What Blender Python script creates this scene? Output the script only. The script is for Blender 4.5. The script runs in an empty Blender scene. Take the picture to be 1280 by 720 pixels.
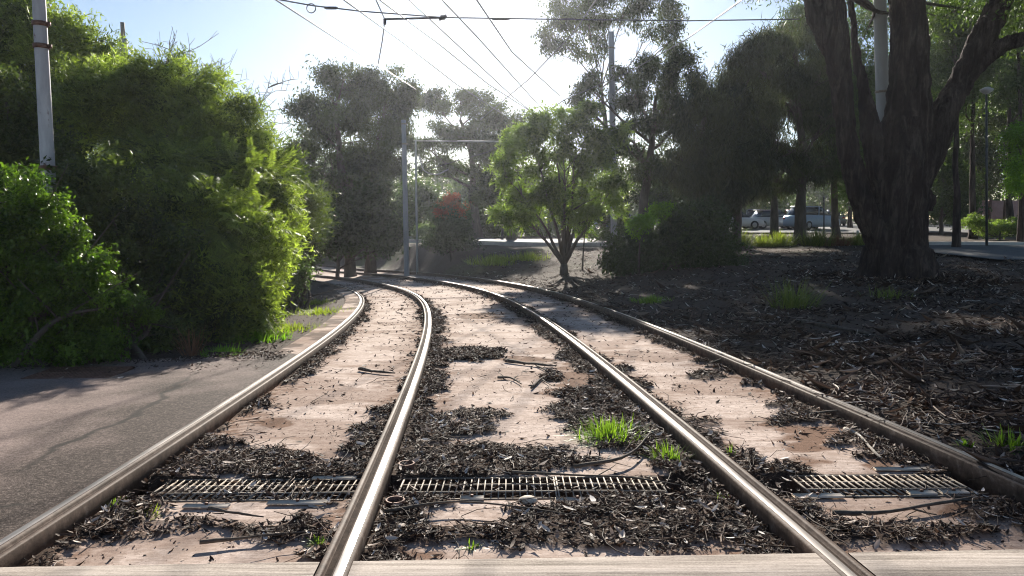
import bpy, math, random
import numpy as np
from mathutils import Vector, Matrix
rng = np.random.default_rng(7); random.seed(7)
PI = math.pi
scene = bpy.context.scene
col = scene.collection

# ------------------------------------------------------------------ camera numbers
F, HZ, CZ = 900.0, 276.0, 1.4
TH = math.atan((360-HZ)/F); SN, CS = math.sin(TH), math.cos(TH)
def ray(px, py):
    u, v = (px-640)/F, (360-py)/F
    return np.array([u, CS+v*SN, -SN+v*CS])
def at(px, py, d):
    r = ray(px, py); return np.array([0, 0, CZ]) + r*(d/r[1])
def toplane(px, py, z):
    r = ray(px, py); return np.array([0, 0, CZ]) + r*((z-CZ)/r[2])
def proj(x, y, z):
    z = z-CZ
    zc = y*CS-z*SN; yc = y*SN+z*CS
    zc = np.maximum(zc, .05)
    return 640+F*x/zc, 360-F*yc/zc

# ------------------------------------------------------------------ numpy noise
def _hash(ix, iy, seed):
    n = (ix.astype(np.int64)*374761393 + iy.astype(np.int64)*668265263 + seed*1442695041) & 0xffffffff
    n = ((n ^ (n >> 13))*1274126177) & 0xffffffff
    n = (n ^ (n >> 16)) & 0xffff
    return n/65535.0
def vn(x, y, seed=0):
    x = np.asarray(x, float); y = np.asarray(y, float)
    ix = np.floor(x); iy = np.floor(y); fx = x-ix; fy = y-iy
    fx = fx*fx*(3-2*fx); fy = fy*fy*(3-2*fy)
    a = _hash(ix, iy, seed); b = _hash(ix+1, iy, seed); c = _hash(ix, iy+1, seed); d = _hash(ix+1, iy+1, seed)
    return (a*(1-fx)+b*fx)*(1-fy)+(c*(1-fx)+d*fx)*fy
def fbm(x, y, seed=0, o=4):
    s = 0; a = .5; t = 0
    for k in range(o):
        s = s+a*vn(x*2**k, y*2**k, seed+k*17); t += a; a *= .5
    return s/t
def ss(a, b, x):
    t = np.clip((np.asarray(x, float)-a)/(b-a), 0, 1); return t*t*(3-2*t)

# ------------------------------------------------------------------ track centre line
KN = np.array([0, 4, 8, 12, 15, 18, 21, 24, 28, 34, 40, 52.])
KS = np.array([.0058, .0033, .0075, .0115, .0179, .0237, .0197, .0116, .0065, .0049, 0, 0])
DS = .1
_s = np.arange(0, 75, DS)
_k = np.interp(_s, KN, KS)
_h = .05+np.concatenate([[0], np.cumsum((_k[1:]+_k[:-1])/2*DS)])
_x = .3462+np.concatenate([[0], np.cumsum(-(np.sin(_h[1:])+np.sin(_h[:-1]))/2*DS)])
_y = 2.0+np.concatenate([[0], np.cumsum((np.cos(_h[1:])+np.cos(_h[:-1]))/2*DS)])
pre = np.arange(-6, 0, DS)
SS_ = np.concatenate([pre, _s]); HD = np.concatenate([np.full(len(pre), .05), _h])
CX = np.concatenate([.3462-pre*math.sin(.05), _x]); CY = np.concatenate([2+pre*math.cos(.05), _y])
def cpt(s, u):
    h = np.interp(s, SS_, HD)
    return np.interp(s, SS_, CX)+u*np.cos(h), np.interp(s, SS_, CY)+u*np.sin(h)
def su(x, y):
    x = np.atleast_1d(np.asarray(x, float)).ravel(); y = np.atleast_1d(np.asarray(y, float)).ravel()
    S = np.empty(len(x)); U = np.empty(len(x))
    cx, cy, hd, sv = CX[::3], CY[::3], HD[::3], SS_[::3]
    for i in range(0, len(x), 20000):
        xx = x[i:i+20000, None]; yy = y[i:i+20000, None]
        d = (xx-cx)**2+(yy-cy)**2
        j = d.argmin(1)
        dx = x[i:i+20000]-cx[j]; dy = y[i:i+20000]-cy[j]; h = hd[j]
        S[i:i+20000] = sv[j]+(-dx*np.sin(h)+dy*np.cos(h)); U[i:i+20000] = np.sign(dx*np.cos(h)+dy*np.sin(h))*np.sqrt(np.minimum(d[np.arange(len(j)), j], 1e9))
    return S, U
def ZR(x, y):
    x = np.clip(x, -16, 7); y = np.clip(y, -8, 46)
    return CZ-1.254-.037*y+.0005*np.maximum(y-8, 0)**2-.0007*x+.0019*x*y
def bank(x, y):
    return .0+.017*np.clip(y-17, 0, 55)*ss(0, 14, x)+.006*np.clip(y-80, 0, 200)
def zg(x, y, flat=True):
    x = np.asarray(x, float); y = np.asarray(y, float); shp = x.shape
    S, U = su(x, y); S = S.reshape(shp); U = U.reshape(shp)
    zr = ZR(x, y); b = bank(x, y)
    n = (fbm(x*.7, y*.7, 3)-.5)*.16+(fbm(x*3.1, y*3.1, 9)-.5)*.05
    fb = ss(26, 36, y); t = ss(2.8, 8.5, U)*(1-fb)+ss(2.8, 5.2, U)*fb; tl = ss(3.5, 13, -U)
    zright = (zr-.05)*(1-t)+b*t+n*ss(2.6, 3.6, U)
    zleft = (zr-.06)*(1-tl)+b*tl+n*ss(3., 4.5, -U)*.7
    z = np.where(U > 0, zright, zleft)
    z = np.where(np.abs(U) < 2.42, zr-.42, z)
    # under the asphalt apron and footpath on the left
    ap = (U < 0) & (y < 8.9)
    z = np.where(ap & (np.abs(U) >= 2.42), np.minimum(z, zr-.06), z)
    far = (S > 62)
    return np.where(far, b+n, z)
def zg1(x, y): return float(zg(np.array([x]), np.array([y]))[0])
def ong(px, py, lift=0.):
    """where the line through a picture point meets the ground"""
    r = ray(px, py); d = np.linspace(2.2, 80, 1200)
    X = r[0]*d/r[1]; Y = d; Z = CZ+r[2]*d/r[1]
    g = zg(X, Y)
    S, U = su(X, Y); g = np.where((np.abs(U) < 2.42), ZR(X, Y)-.12, g)
    k = np.argmax(Z < g+lift)
    return np.array([X[k], Y[k], g[k]])

# ------------------------------------------------------------------ object helpers
def mesh_obj(name, V, Fc, mat, parent=None, tint=None, smooth=False, loc=None, attrs=None):
    """V (n,3); Fc list of arrays of faces (each (m,k))"""
    V = np.asarray(V, np.float32)
    if loc is not None: V = V-np.asarray(loc, np.float32)
    me = bpy.data.meshes.new(name)
    Fc = [np.asarray(f, np.int32) for f in (Fc if isinstance(Fc, list) else [Fc]) if len(f)]
    nl = sum(f.size for f in Fc); nf = sum(len(f) for f in Fc)
    me.vertices.add(len(V)); me.vertices.foreach_set('co', V.ravel())
    me.loops.add(nl); me.loops.foreach_set('vertex_index', np.concatenate([f.ravel() for f in Fc]))
    me.polygons.add(nf)
    tot = np.concatenate([np.full(len(f), f.shape[1], np.int32) for f in Fc])
    st = np.concatenate([[0], np.cumsum(tot)[:-1]]).astype(np.int32)
    me.polygons.foreach_set('loop_start', st)
    try: me.polygons.foreach_set('loop_total', tot)
    except Exception: pass
    if smooth: me.polygons.foreach_set('use_smooth', np.ones(nf, bool))
    for k, v in (attrs or {}).items():
        a = me.attributes.new(k, 'FLOAT', 'POINT'); a.data.foreach_set('value', np.asarray(v, np.float32))
    if tint is not None:
        a = me.attributes.new('tint', 'FLOAT', 'POINT'); a.data.foreach_set('value', np.asarray(tint, np.float32))
    me.update(calc_edges=True); me.validate(clean_customdata=False)
    if mat: me.materials.append(mat)
    o = bpy.data.objects.new(name, me); col.objects.link(o)
    if parent is not None: o.parent = parent
    elif loc is not None: o.location = [float(c) for c in loc]
    return o
def tag(o, label=None, cat=None, group=None, kind=None):
    if label: o['label'] = label
    if cat: o['category'] = cat
    if group: o['group'] = group
    if kind: o['kind'] = kind
    return o
def empty(name, loc, label, cat, group=None):
    o = bpy.data.objects.new(name, None); col.objects.link(o); o.empty_display_size = .2
    o.location = [float(c) for c in loc]
    return tag(o, label, cat, group)
class MB:
    """collects shapes into one mesh"""
    def __init__(s): s.V = []; s.Q = []; s.T = []; s.n = 0; s.tn = []
    def add(s, V, Q=None, T=None, tint=0.):
        V = np.asarray(V, float)
        if Q is not None and len(Q): s.Q.append(np.asarray(Q)+s.n)
        if T is not None and len(T): s.T.append(np.asarray(T)+s.n)
        s.V.append(V); s.n += len(V); s.tn.append(np.full(len(V), tint) if np.isscalar(tint) else tint)
    def box(s, c, d, R=None, tint=0., ch=0.):
        c = np.asarray(c, float); h = np.asarray(d, float)/2
        if ch <= 0:
            v = np.array([[x, y, z] for x in (-1, 1) for y in (-1, 1) for z in (-1, 1)])*h
            q = [[0, 1, 3, 2], [4, 6, 7, 5], [0, 4, 5, 1], [2, 3, 7, 6], [0, 2, 6, 4], [1, 5, 7, 3]]
            t = None
        else:
            ch = min(ch, *(h*.49)); v = []; 
            for x in (-1, 1):
                for y in (-1, 1):
                    for z in (-1, 1):
                        v += [[x*(h[0]), y*(h[1]-ch), z*(h[2]-ch)], [x*(h[0]-ch), y*h[1], z*(h[2]-ch)], [x*(h[0]-ch), y*(h[1]-ch), z*h[2]]]
            v = np.array(v); I = lambda x, y, z, k: ((x*2+y)*2+z)*3+k
            q = [[I(0,0,0,0),I(0,0,1,0),I(0,1,1,0),I(0,1,0,0)],[I(1,0,0,0),I(1,1,0,0),I(1,1,1,0),I(1,0,1,0)],
                 [I(0,0,0,1),I(1,0,0,1),I(1,0,1,1),I(0,0,1,1)],[I(0,1,0,1),I(0,1,1,1),I(1,1,1,1),I(1,1,0,1)],
                 [I(0,0,0,2),I(0,1,0,2),I(1,1,0,2),I(1,0,0,2)],[I(0,0,1,2),I(1,0,1,2),I(1,1,1,2),I(0,1,1,2)]]
            for a in (0, 1):
                for b in (0, 1):
                    q.append([I(a,b,0,0),I(a,b,1,0),I(a,b,1,1),I(a,b,0,1)])
                    q.append([I(a,0,b,0),I(a,1,b,0),I(a,1,b,2),I(a,0,b,2)])
                    q.append([I(0,a,b,1),I(1,a,b,1),I(1,a,b,2),I(0,a,b,2)])
            t = [[I(x,y,z,0),I(x,y,z,1),I(x,y,z,2)] for x in (0,1) for y in (0,1) for z in (0,1)]
        if R is not None: v = v@np.asarray(R).T
        s.add(v+c, q, t, tint)
    def tube(s, P, R, n=6, tint=0., cap=True, rough=0., seed=0):
        P = np.asarray(P, float); m = len(P); R = np.broadcast_to(np.asarray(R, float), (m,))
        T = np.gradient(P, axis=0); T /= np.linalg.norm(T, axis=1)[:, None]+1e-9
        up = np.array([0, 0, 1.]) if abs(T[0][2]) < .9 else np.array([1., 0, 0])
        A = np.cross(T, up); 
        for i in range(1, m):
            A[i] = A[i-1]-T[i]*np.dot(A[i-1], T[i])
            A[i] /= np.linalg.norm(A[i])+1e-9
        A[0] /= np.linalg.norm(A[0])+1e-9
        B = np.cross(T, A); a = np.arange(n)/n*2*PI
        rr = R[:, None]*np.ones((1, n))
        if rough:
            L = np.concatenate([[0], np.cumsum(np.linalg.norm(np.diff(P, axis=0), axis=1))])
            ang = np.cos(a)[None]*3+seed; an2 = np.sin(a)[None]*3+seed
            rr = rr*(1+rough*(fbm(ang*2.5+0*L[:, None], an2*2.5+L[:, None]*.9, seed, 3)-.5)*2)
        V = P[:, None]+rr[:, :, None]*(A[:, None]*np.cos(a)[None, :, None]+B[:, None]*np.sin(a)[None, :, None])
        i = np.arange(m-1)[:, None]*n; j = np.arange(n)[None]; j2 = (j+1) % n
        Q = np.stack([i+j, i+j2, i+n+j2, i+n+j], -1).reshape(-1, 4)
        V = V.reshape(-1, 3); Tt = []
        if cap:
            V = np.concatenate([V, P[:1], P[-1:]])
            for k in range(n):
                Tt.append([m*n, (k+1) % n, k]); Tt.append([m*n+1, (m-1)*n+k, (m-1)*n+(k+1) % n])
        s.add(V, Q, Tt, tint)
    def build(s, name, mat, parent=None, smooth=False, loc=None):
        V = np.concatenate(s.V); F = []
        if s.Q: F.append(np.concatenate(s.Q))
        if s.T: F.append(np.concatenate(s.T))
        base = loc if loc is not None else (np.array(parent_world(parent)) if parent is not None else None)
        return mesh_obj(name, V, F, mat, parent, np.concatenate(s.tn), smooth, base)
def parent_world(p):
    v = Vector((0, 0, 0))
    while p is not None: v = v+p.location; p = p.parent
    return v
def curve_pts(P, n=24, wob=0., seed=0):
    P = np.asarray(P, float); m = len(P)
    if m == 2: P = np.array([P[0], (P[0]+P[1])/2, P[1]]); m = 3
    t = np.linspace(0, m-1, n); i = np.clip(t.astype(int), 0, m-2); f = (t-i)[:, None]
    E = np.concatenate([[2*P[0]-P[1]], P, [2*P[-1]-P[-2]]])
    p0, p1, p2, p3 = E[i], E[i+1], E[i+2], E[i+3]
    C = .5*((2*p1)+(-p0+p2)*f+(2*p0-5*p1+4*p2-p3)*f*f+(-p0+3*p1-3*p2+p3)*f**3)
    if wob:
        r = np.random.default_rng(seed); w = r.normal(size=C.shape)*wob
        w = (w+np.roll(w, 1, 0)+np.roll(w, -1, 0))/3; w[0] = 0; w[-1] = 0; C = C+w
    return C

# ------------------------------------------------------------------ materials
def newmat(name):
    m = bpy.data.materials.new(name); m.use_nodes = True; nt = m.node_tree; nt.nodes.clear()
    out = nt.nodes.new('ShaderNodeOutputMaterial'); return m, nt, out
def N(nt, t, **k):
    n = nt.nodes.new(t)
    for a, b in k.items():
        if hasattr(n, a): setattr(n, a, b)
        else: n.inputs[a.replace('_', ' ')].default_value = b
    return n
def c4(c): return (c[0], c[1], c[2], 1)
def ramp(nt, fac, stops):
    r = nt.nodes.new('ShaderNodeValToRGB'); e = r.color_ramp.elements
    while len(e) < len(stops): e.new(.5)
    for i, (p, c) in enumerate(stops): e[i].position = p; e[i].color = c4(c)
    nt.links.new(fac, r.inputs['Fac']); return r.outputs['Color']
def noise(nt, scale, detail=5, rough=.6, stretch=None, coord='Object', dist=0.):
    tc = nt.nodes.new('ShaderNodeTexCoord'); mp = nt.nodes.new('ShaderNodeMapping')
    if stretch: mp.inputs['Scale'].default_value = stretch
    nt.links.new(tc.outputs[coord], mp.inputs['Vector'])
    n = nt.nodes.new('ShaderNodeTexNoise'); n.inputs['Scale'].default_value = scale
    n.inputs['Detail'].default_value = detail; n.inputs['Roughness'].default_value = rough; n.inputs['Distortion'].default_value = dist
    nt.links.new(mp.outputs[0], n.inputs['Vector']); return n.outputs['Fac']
def mix(nt, fac, a, b, mode='MIX'):
    m = nt.nodes.new('ShaderNodeMix'); m.data_type = 'RGBA'; m.blend_type = mode
    if isinstance(fac, (int, float)): m.inputs[0].default_value = fac
    else: nt.links.new(fac, m.inputs[0])
    for i, v in ((6, a), (7, b)):
        if isinstance(v, tuple): m.inputs[i].default_value = c4(v)
        else: nt.links.new(v, m.inputs[i])
    return m.outputs[2]
def math_(nt, op, a, b=0., cl=False):
    m = nt.nodes.new('ShaderNodeMath'); m.operation = op; m.use_clamp = cl
    for i, v in ((0, a), (1, b)):
        if isinstance(v, (int, float)): m.inputs[i].default_value = v
        else: nt.links.new(v, m.inputs[i])
    return m.outputs[0]
def attr(nt, name):
    a = nt.nodes.new('ShaderNodeAttribute'); a.attribute_name = name; return a.outputs['Fac']
def bump(nt, h, strength=.5, dist=.02):
    b = nt.nodes.new('ShaderNodeBump'); b.inputs['Strength'].default_value = strength; b.inputs['Distance'].default_value = dist
    nt.links.new(h, b.inputs['Height']); return b.outputs[0]
def pbr(nt, out, colr, rough=.8, metal=0., nrm=None, spec=.3):
    p = nt.nodes.new('ShaderNodeBsdfPrincipled')
    if isinstance(colr, tuple): p.inputs['Base Color'].default_value = c4(colr)
    else: nt.links.new(colr, p.inputs['Base Color'])
    if isinstance(rough, (int, float)): p.inputs['Roughness'].default_value = rough
    else: nt.links.new(rough, p.inputs['Roughness'])
    if isinstance(metal, (int, float)): p.inputs['Metallic'].default_value = metal
    else: nt.links.new(metal, p.inputs['Metallic'])
    p.inputs['Specular IOR Level'].default_value = spec
    if nrm is not None: nt.links.new(nrm, p.inputs['Normal'])
    nt.links.new(p.outputs[0], out.inputs['Surface']); return p
def simple(name, a, b, scale=8, rough=.8, metal=0., bmp=.3, bd=.01, stretch=None, spec=.3, detail=6):
    m, nt, out = newmat(name); f = noise(nt, scale, detail, .65, stretch)
    c = ramp(nt, f, [(.3, a), (.7, b)]); f2 = noise(nt, scale*5, 4, .7, stretch)
    pbr(nt, out, c, rough, metal, bump(nt, f2, bmp, bd), spec); return m
def leafmat(name, dark, light, trans=.45, rough=.5, tcol=None, spec=.35):
    m, nt, out = newmat(name); t = attr(nt, 'tint')
    c = ramp(nt, t, [(0., dark), (1., light)])
    p = nt.nodes.new('ShaderNodeBsdfPrincipled'); nt.links.new(c, p.inputs['Base Color'])
    p.inputs['Roughness'].default_value = rough; p.inputs['Specular IOR Level'].default_value = spec
    tr = nt.nodes.new('ShaderNodeBsdfTranslucent')
    tc = mix(nt, 1., c, tuple(tcol or (1.25, 1.5, .45)), 'MULTIPLY'); nt.links.new(tc, tr.inputs['Color'])
    ms = nt.nodes.new('ShaderNodeMixShader'); ms.inputs[0].default_value = trans
    nt.links.new(p.outputs[0], ms.inputs[1]); nt.links.new(tr.outputs[0], ms.inputs[2]); nt.links.new(ms.outputs[0], out.inputs['Surface'])
    return m
M = {}
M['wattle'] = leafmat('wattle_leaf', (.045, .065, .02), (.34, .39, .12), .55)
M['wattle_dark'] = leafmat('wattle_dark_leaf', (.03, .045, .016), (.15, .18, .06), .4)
M['broad'] = leafmat('broad_leaf', (.035, .07, .014), (.19, .28, .055), .45, .35)
M['grey_leaf'] = leafmat('grey_green_leaf', (.09, .13, .07), (.22, .27, .15), .4)
M['euc'] = leafmat('gum_leaf', (.028, .036, .022), (.12, .14, .07), .28, .45)
M['euc_far'] = leafmat('far_gum_leaf', (.045, .07, .03), (.13, .18, .06), .4, .5)
M['cas'] = leafmat('sheoak_needle', (.035, .042, .026), (.12, .125, .065), .25, .6)
M['willowy'] = leafmat('willowy_leaf', (.07, .10, .035), (.25, .31, .12), .55, .45)
M['dense_leaf'] = leafmat('dense_shrub_leaf', (.035, .05, .022), (.085, .12, .045), .3, .5)  # dark green leaf tone of the dense shrubs
M['bright'] = leafmat('bright_leaf', (.10, .19, .03), (.24, .38, .06), .6, .45)
M['red'] = leafmat('red_leaf', (.42, .09, .05), (.85, .30, .16), .6, .5, (1.3, 1.0, .8))
M['grass'] = leafmat('grass_blade', (.07, .13, .02), (.26, .36, .06), .5, .45)
M['weed_grass'] = leafmat('yellow_weed', (.16, .17, .05), (.36, .40, .10), .5, .6)
M['dry'] = leafmat('dry_weed', (.16, .08, .05), (.30, .17, .10), .3, .7, (1.2, 1., .8))
M['strap'] = leafmat('strap_leaf', (.08, .11, .03), (.27, .28, .09), .45, .5)
m, nt, out = newmat('rough_bark')
f1 = noise(nt, 7, 7, .7, (1, 1, .16), dist=.6); f2 = noise(nt, 2.2, 5, .6, (1, 1, .4)); f3 = noise(nt, 26, 4, .7, (1, 1, .3))
c = ramp(nt, f1, [(.38, (.010, .007, .006)), (.5, (.045, .033, .029)), (.64, (.14, .11, .095))]); c = mix(nt, .35, c, ramp(nt, f2, [(.35, (.02, .013, .012)), (.65, (.11, .07, .058))]))
hb = math_(nt, 'ADD', f1, math_(nt, 'MULTIPLY', f3, .35))
pbr(nt, out, c, .95, 0, bump(nt, hb, 1., .12), .2); M['bark_dark'] = m
M['bark'] = simple('bark', (.06, .05, .042), (.16, .13, .11), 5, .95, 0, .8, .03, (1, 1, .3))
M['bark_pale'] = simple('pale_bark', (.20, .17, .14), (.42, .38, .33), 4, .9, 0, .4, .02, (1, 1, .4))
M['twig'] = simple('twig_wood', (.05, .038, .03), (.15, .12, .095), 20, .9, 0, .5, .004)

# rails
m, nt, out = newmat('rail_steel')
f = noise(nt, 14, 6, .7); c = ramp(nt, f, [(.3, (.04, .024, .017)), (.55, (.11, .072, .053)), (.78, (.24, .185, .15))])
pbr(nt, out, c, .72, .0, bump(nt, noise(nt, 90, 3, .6), .4, .003), .2); M['rail'] = m
M['groove'] = simple('groove_shade', (.02, .015, .012), (.07, .05, .04), 30, .95, 0, .5, .004, None, .05)  # near-black colour that paints shade into the rail groove
m, nt, out = newmat('polished_steel')
f = noise(nt, 30, 5, .7, (1, .05, 1)); c = ramp(nt, f, [(.3, (.27, .24, .22)), (.7, (.55, .50, .46))])
r = nt.nodes.new('ShaderNodeMapRange'); nt.links.new(noise(nt, 3, 4, .6), r.inputs['Value']); r.inputs['To Min'].default_value = .33; r.inputs['To Max'].default_value = .5
pbr(nt, out, c, r.outputs[0], .9, bump(nt, f, .15, .001), .5); M['polish'] = m
M['galv'] = simple('galvanised_steel', (.22, .18, .145), (.44, .37, .30), 25, .75, .0, .2, .002)
M['plate'] = simple('cover_plate', (.52, .43, .34), (.74, .64, .53), 15, .8, 0, .3, .003)
M['iron'] = simple('old_iron', (.09, .045, .032), (.26, .14, .10), 18, .7, .3, .3, .003)
M['wire'] = simple('wire', (.06, .06, .065), (.12, .12, .125), 10, .5, .6, 0, .001)
M['pole_grey'] = simple('weathered_pole', (.25, .25, .27), (.42, .42, .44), 2.2, .7, .1, .2, .004, (1, 1, .3))
M['pole_pale'] = simple('pale_pole', (.36, .355, .35), (.52, .51, .50), 2, .6, 0, .1, .003, (1, 1, .3))
m, nt, out = newmat('rust_flecked_paint')
f = noise(nt, 3.2, 8, .72, (1, 1, .45)); msk = ramp(nt, f, [(.57, (0, 0, 0)), (.62, (1, 1, 1))])
base = ramp(nt, noise(nt, 9, 5, .6, (1, 1, .2)), [(.3, (.36, .34, .36)), (.7, (.58, .56, .57))])
rust = ramp(nt, noise(nt, 25, 4, .6), [(.3, (.08, .03, .02)), (.7, (.22, .09, .05))])
pbr(nt, out, mix(nt, msk, base, rust), .6, 0, bump(nt, f, .3, .01)); M['pole_rust'] = m
# slab concrete with soil (masks are attributes of the mesh, soil plus the whole drain trench)
m, nt, out = newmat('track_concrete')
a1 = noise(nt, 1.1, 7, .65); a2 = noise(nt, 22, 6, .75); a3 = noise(nt, 9, 5, .7, (.12, 1.6, 1)); a4 = noise(nt, 160, 3, .7)
con = ramp(nt, a1, [(.3, (.50, .395, .34)), (.55, (.62, .51, .445)), (.75, (.72, .61, .545))])
con = mix(nt, .45, con, ramp(nt, a3, [(.3, (.26, .185, .15)), (.7, (.62, .50, .43))]))
fs = noise(nt, 26, 6, .8, (.16, 1.5, 1)); con = mix(nt, .35, con, ramp(nt, fs, [(.42, (.25, .18, .15)), (.54, (.72, .60, .53))]))
con = mix(nt, .34, con, ramp(nt, a2, [(.42, (.22, .155, .125)), (.56, (.70, .58, .51))]))
spk = ramp(nt, noise(nt, 55, 4, .85), [(.60, (0, 0, 0)), (.66, (.8, .8, .8))])
con = mix(nt, spk, con, (.12, .08, .06))
stain = ramp(nt, noise(nt, 2.2, 8, .78, (.5, 1.4, 1)), [(.47, (0, 0, 0)), (.62, (.7, .7, .7))])
con = mix(nt, stain, con, (.33, .24, .19))
brown = ramp(nt, a2, [(.3, (.10, .055, .036)), (.7, (.24, .135, .09))])
brown = mix(nt, .5, brown, ramp(nt, a4, [(.35, (.05, .03, .02)), (.65, (.34, .22, .16))]))
dark = ramp(nt, a2, [(.3, (.03, .02, .015)), (.7, (.10, .068, .052))])
dark = mix(nt, .4, dark, ramp(nt, a4, [(.4, (.018, .013, .01)), (.7, (.15, .11, .09))]))
c = mix(nt, attr(nt, 'brown'), con, brown); c = mix(nt, attr(nt, 'dark'), c, dark)
hh = math_(nt, 'ADD', math_(nt, 'MULTIPLY', fs, .35), math_(nt, 'MULTIPLY', a4, .25))
pbr(nt, out, c, .95, 0, bump(nt, hh, .7, .012), .05); M['slab'] = m
# crossing concrete with broomed lines
m, nt, out = newmat('broomed_concrete')
a = noise(nt, 11, 7, .78, (.07, 2.4, 1)); b = noise(nt, 2, 6, .6); g = noise(nt, 120, 3, .7)
c = ramp(nt, a, [(.41, (.045, .036, .031)), (.48, (.19, .162, .145)), (.58, (.34, .30, .28))])
c = mix(nt, .35, c, ramp(nt, b, [(.35, (.13, .108, .094)), (.65, (.33, .29, .27))]))
c = mix(nt, .2, c, ramp(nt, g, [(.3, (.12, .1, .09)), (.7, (.6, .56, .5))]))
pbr(nt, out, c, .95, 0, bump(nt, a, .8, .012), .05); M['broom'] = m
# asphalt
m, nt, out = newmat('worn_asphalt')
g = noise(nt, 95, 4, .8); b = noise(nt, 1.3, 7, .65)
g2 = noise(nt, 38, 5, .8); g = math_(nt, 'ADD', math_(nt, 'MULTIPLY', g, .5), math_(nt, 'MULTIPLY', g2, .5))
c1 = ramp(nt, g, [(.40, (.014, .009, .007)), (.50, (.052, .037, .031)), (.60, (.19, .15, .13))])
c2 = ramp(nt, g, [(.41, (.12, .083, .07)), (.57, (.42, .32, .285))])
c2 = mix(nt, .4, c2, ramp(nt, b, [(.35, (.13, .095, .082)), (.65, (.36, .28, .255))]))
c = mix(nt, attr(nt, 'worn'), c1, c2); c = mix(nt, attr(nt, 'crack'), c, (.02, .017, .015))
pbr(nt, out, c, .85, 0, bump(nt, g, .9, .012), .12); M['asphalt'] = m
M['road'] = simple('far_asphalt', (.07, .07, .072), (.13, .13, .132), 3, .85, 0, .3, .01)
M['path'] = simple('pale_path', (.28, .25, .22), (.42, .38, .34), 3, .9, 0, .3, .01)
M['kerb'] = simple('kerb_concrete', (.38, .35, .31), (.55, .51, .46), 4, .85, 0, .3, .006)
# ground
m, nt, out = newmat('bark_strewn_soil')
a = noise(nt, 2.2, 8, .7); b = noise(nt, 28, 6, .75, (1, 1, 1), dist=.8); g = noise(nt, 130, 4, .75)
c = ramp(nt, b, [(.3, (.035, .025, .02)), (.5, (.085, .062, .05)), (.7, (.20, .155, .125))])
c = mix(nt, .45, c, ramp(nt, g, [(.35, (.03, .022, .018)), (.68, (.22, .17, .14))]))
c = mix(nt, ramp(nt, a, [(.45, (0, 0, 0)), (.7, (.7, .7, .7))]), c, (.07, .055, .045))
gr = ramp(nt, noise(nt, .22, 5, .6), [(.52, (0, 0, 0)), (.66, (.6, .6, .6))])
c = mix(nt, mix(nt, 1., gr, attr(nt, 'green'), 'MULTIPLY'), c, (.07, .10, .025))
pbr(nt, out, c, .95, 0, bump(nt, b, .9, .05), .15); M['soil'] = m
# litter
m, nt, out = newmat('fallen_leaves'); t = attr(nt, 'tint')
c = ramp(nt, t, [(0., (.022, .013, .010)), (.4, (.07, .042, .030)), (.7, (.17, .11, .08)), (.87, (.40, .30, .24)), (1., (.85, .77, .70))])
p = pbr(nt, out, c, .7, 0, None, .25)
tr = nt.nodes.new('ShaderNodeBsdfTranslucent'); nt.links.new(c, tr.inputs['Color']); ms = nt.nodes.new('ShaderNodeMixShader'); ms.inputs[0].default_value = .14
nt.links.new(p.outputs[0], ms.inputs[1]); nt.links.new(tr.outputs[0], ms.inputs[2]); nt.links.new(ms.outputs[0], out.inputs['Surface']); M['litter'] = m

def blade(m_):
    return m_

# ------------------------------------------------------------------ setting: ground sheet
def strip(name, xs, ys, zf, mat, attrs=None, smooth=True, **k):
    X, Y = np.meshgrid(xs, ys); Z = zf(X, Y); n, m_ = X.shape
    i = np.arange(n-1)[:, None]*m_; j = np.arange(m_-1)[None]
    Q = np.stack([i+j, i+j+1, i+m_+j+1, i+m_+j], -1).reshape(-1, 4)
    at_ = {kk: f(X, Y, Z).ravel() for kk, f in (attrs or {}).items()}
    o = mesh_obj(name, np.stack([X, Y, Z], -1).reshape(-1, 3), Q, mat, smooth=smooth, attrs=at_)
    tag(o, kind='structure', **k); return o
def spaced(a, b, n, p=2.2):
    t = np.linspace(-1, 1, n); t = np.sign(t)*np.abs(t)**p; return np.where(t < 0, -t*a, t*b)
xs = np.unique(np.concatenate([np.linspace(-14, 14, 240), spaced(-900, 900, 120, 3.5), np.linspace(-40, 40, 120)]))
ys = np.unique(np.concatenate([np.linspace(-4, 14, 160), np.linspace(14, 60, 190), np.linspace(60, 110, 40), np.geomspace(110, 1800, 24), [-40, -15]]))
def greenm(X, Y, Z): return ss(22, 34, Y)*1.0+.0*X
strip('ground', xs, ys, zg, M['soil'], {'green': greenm})

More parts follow.
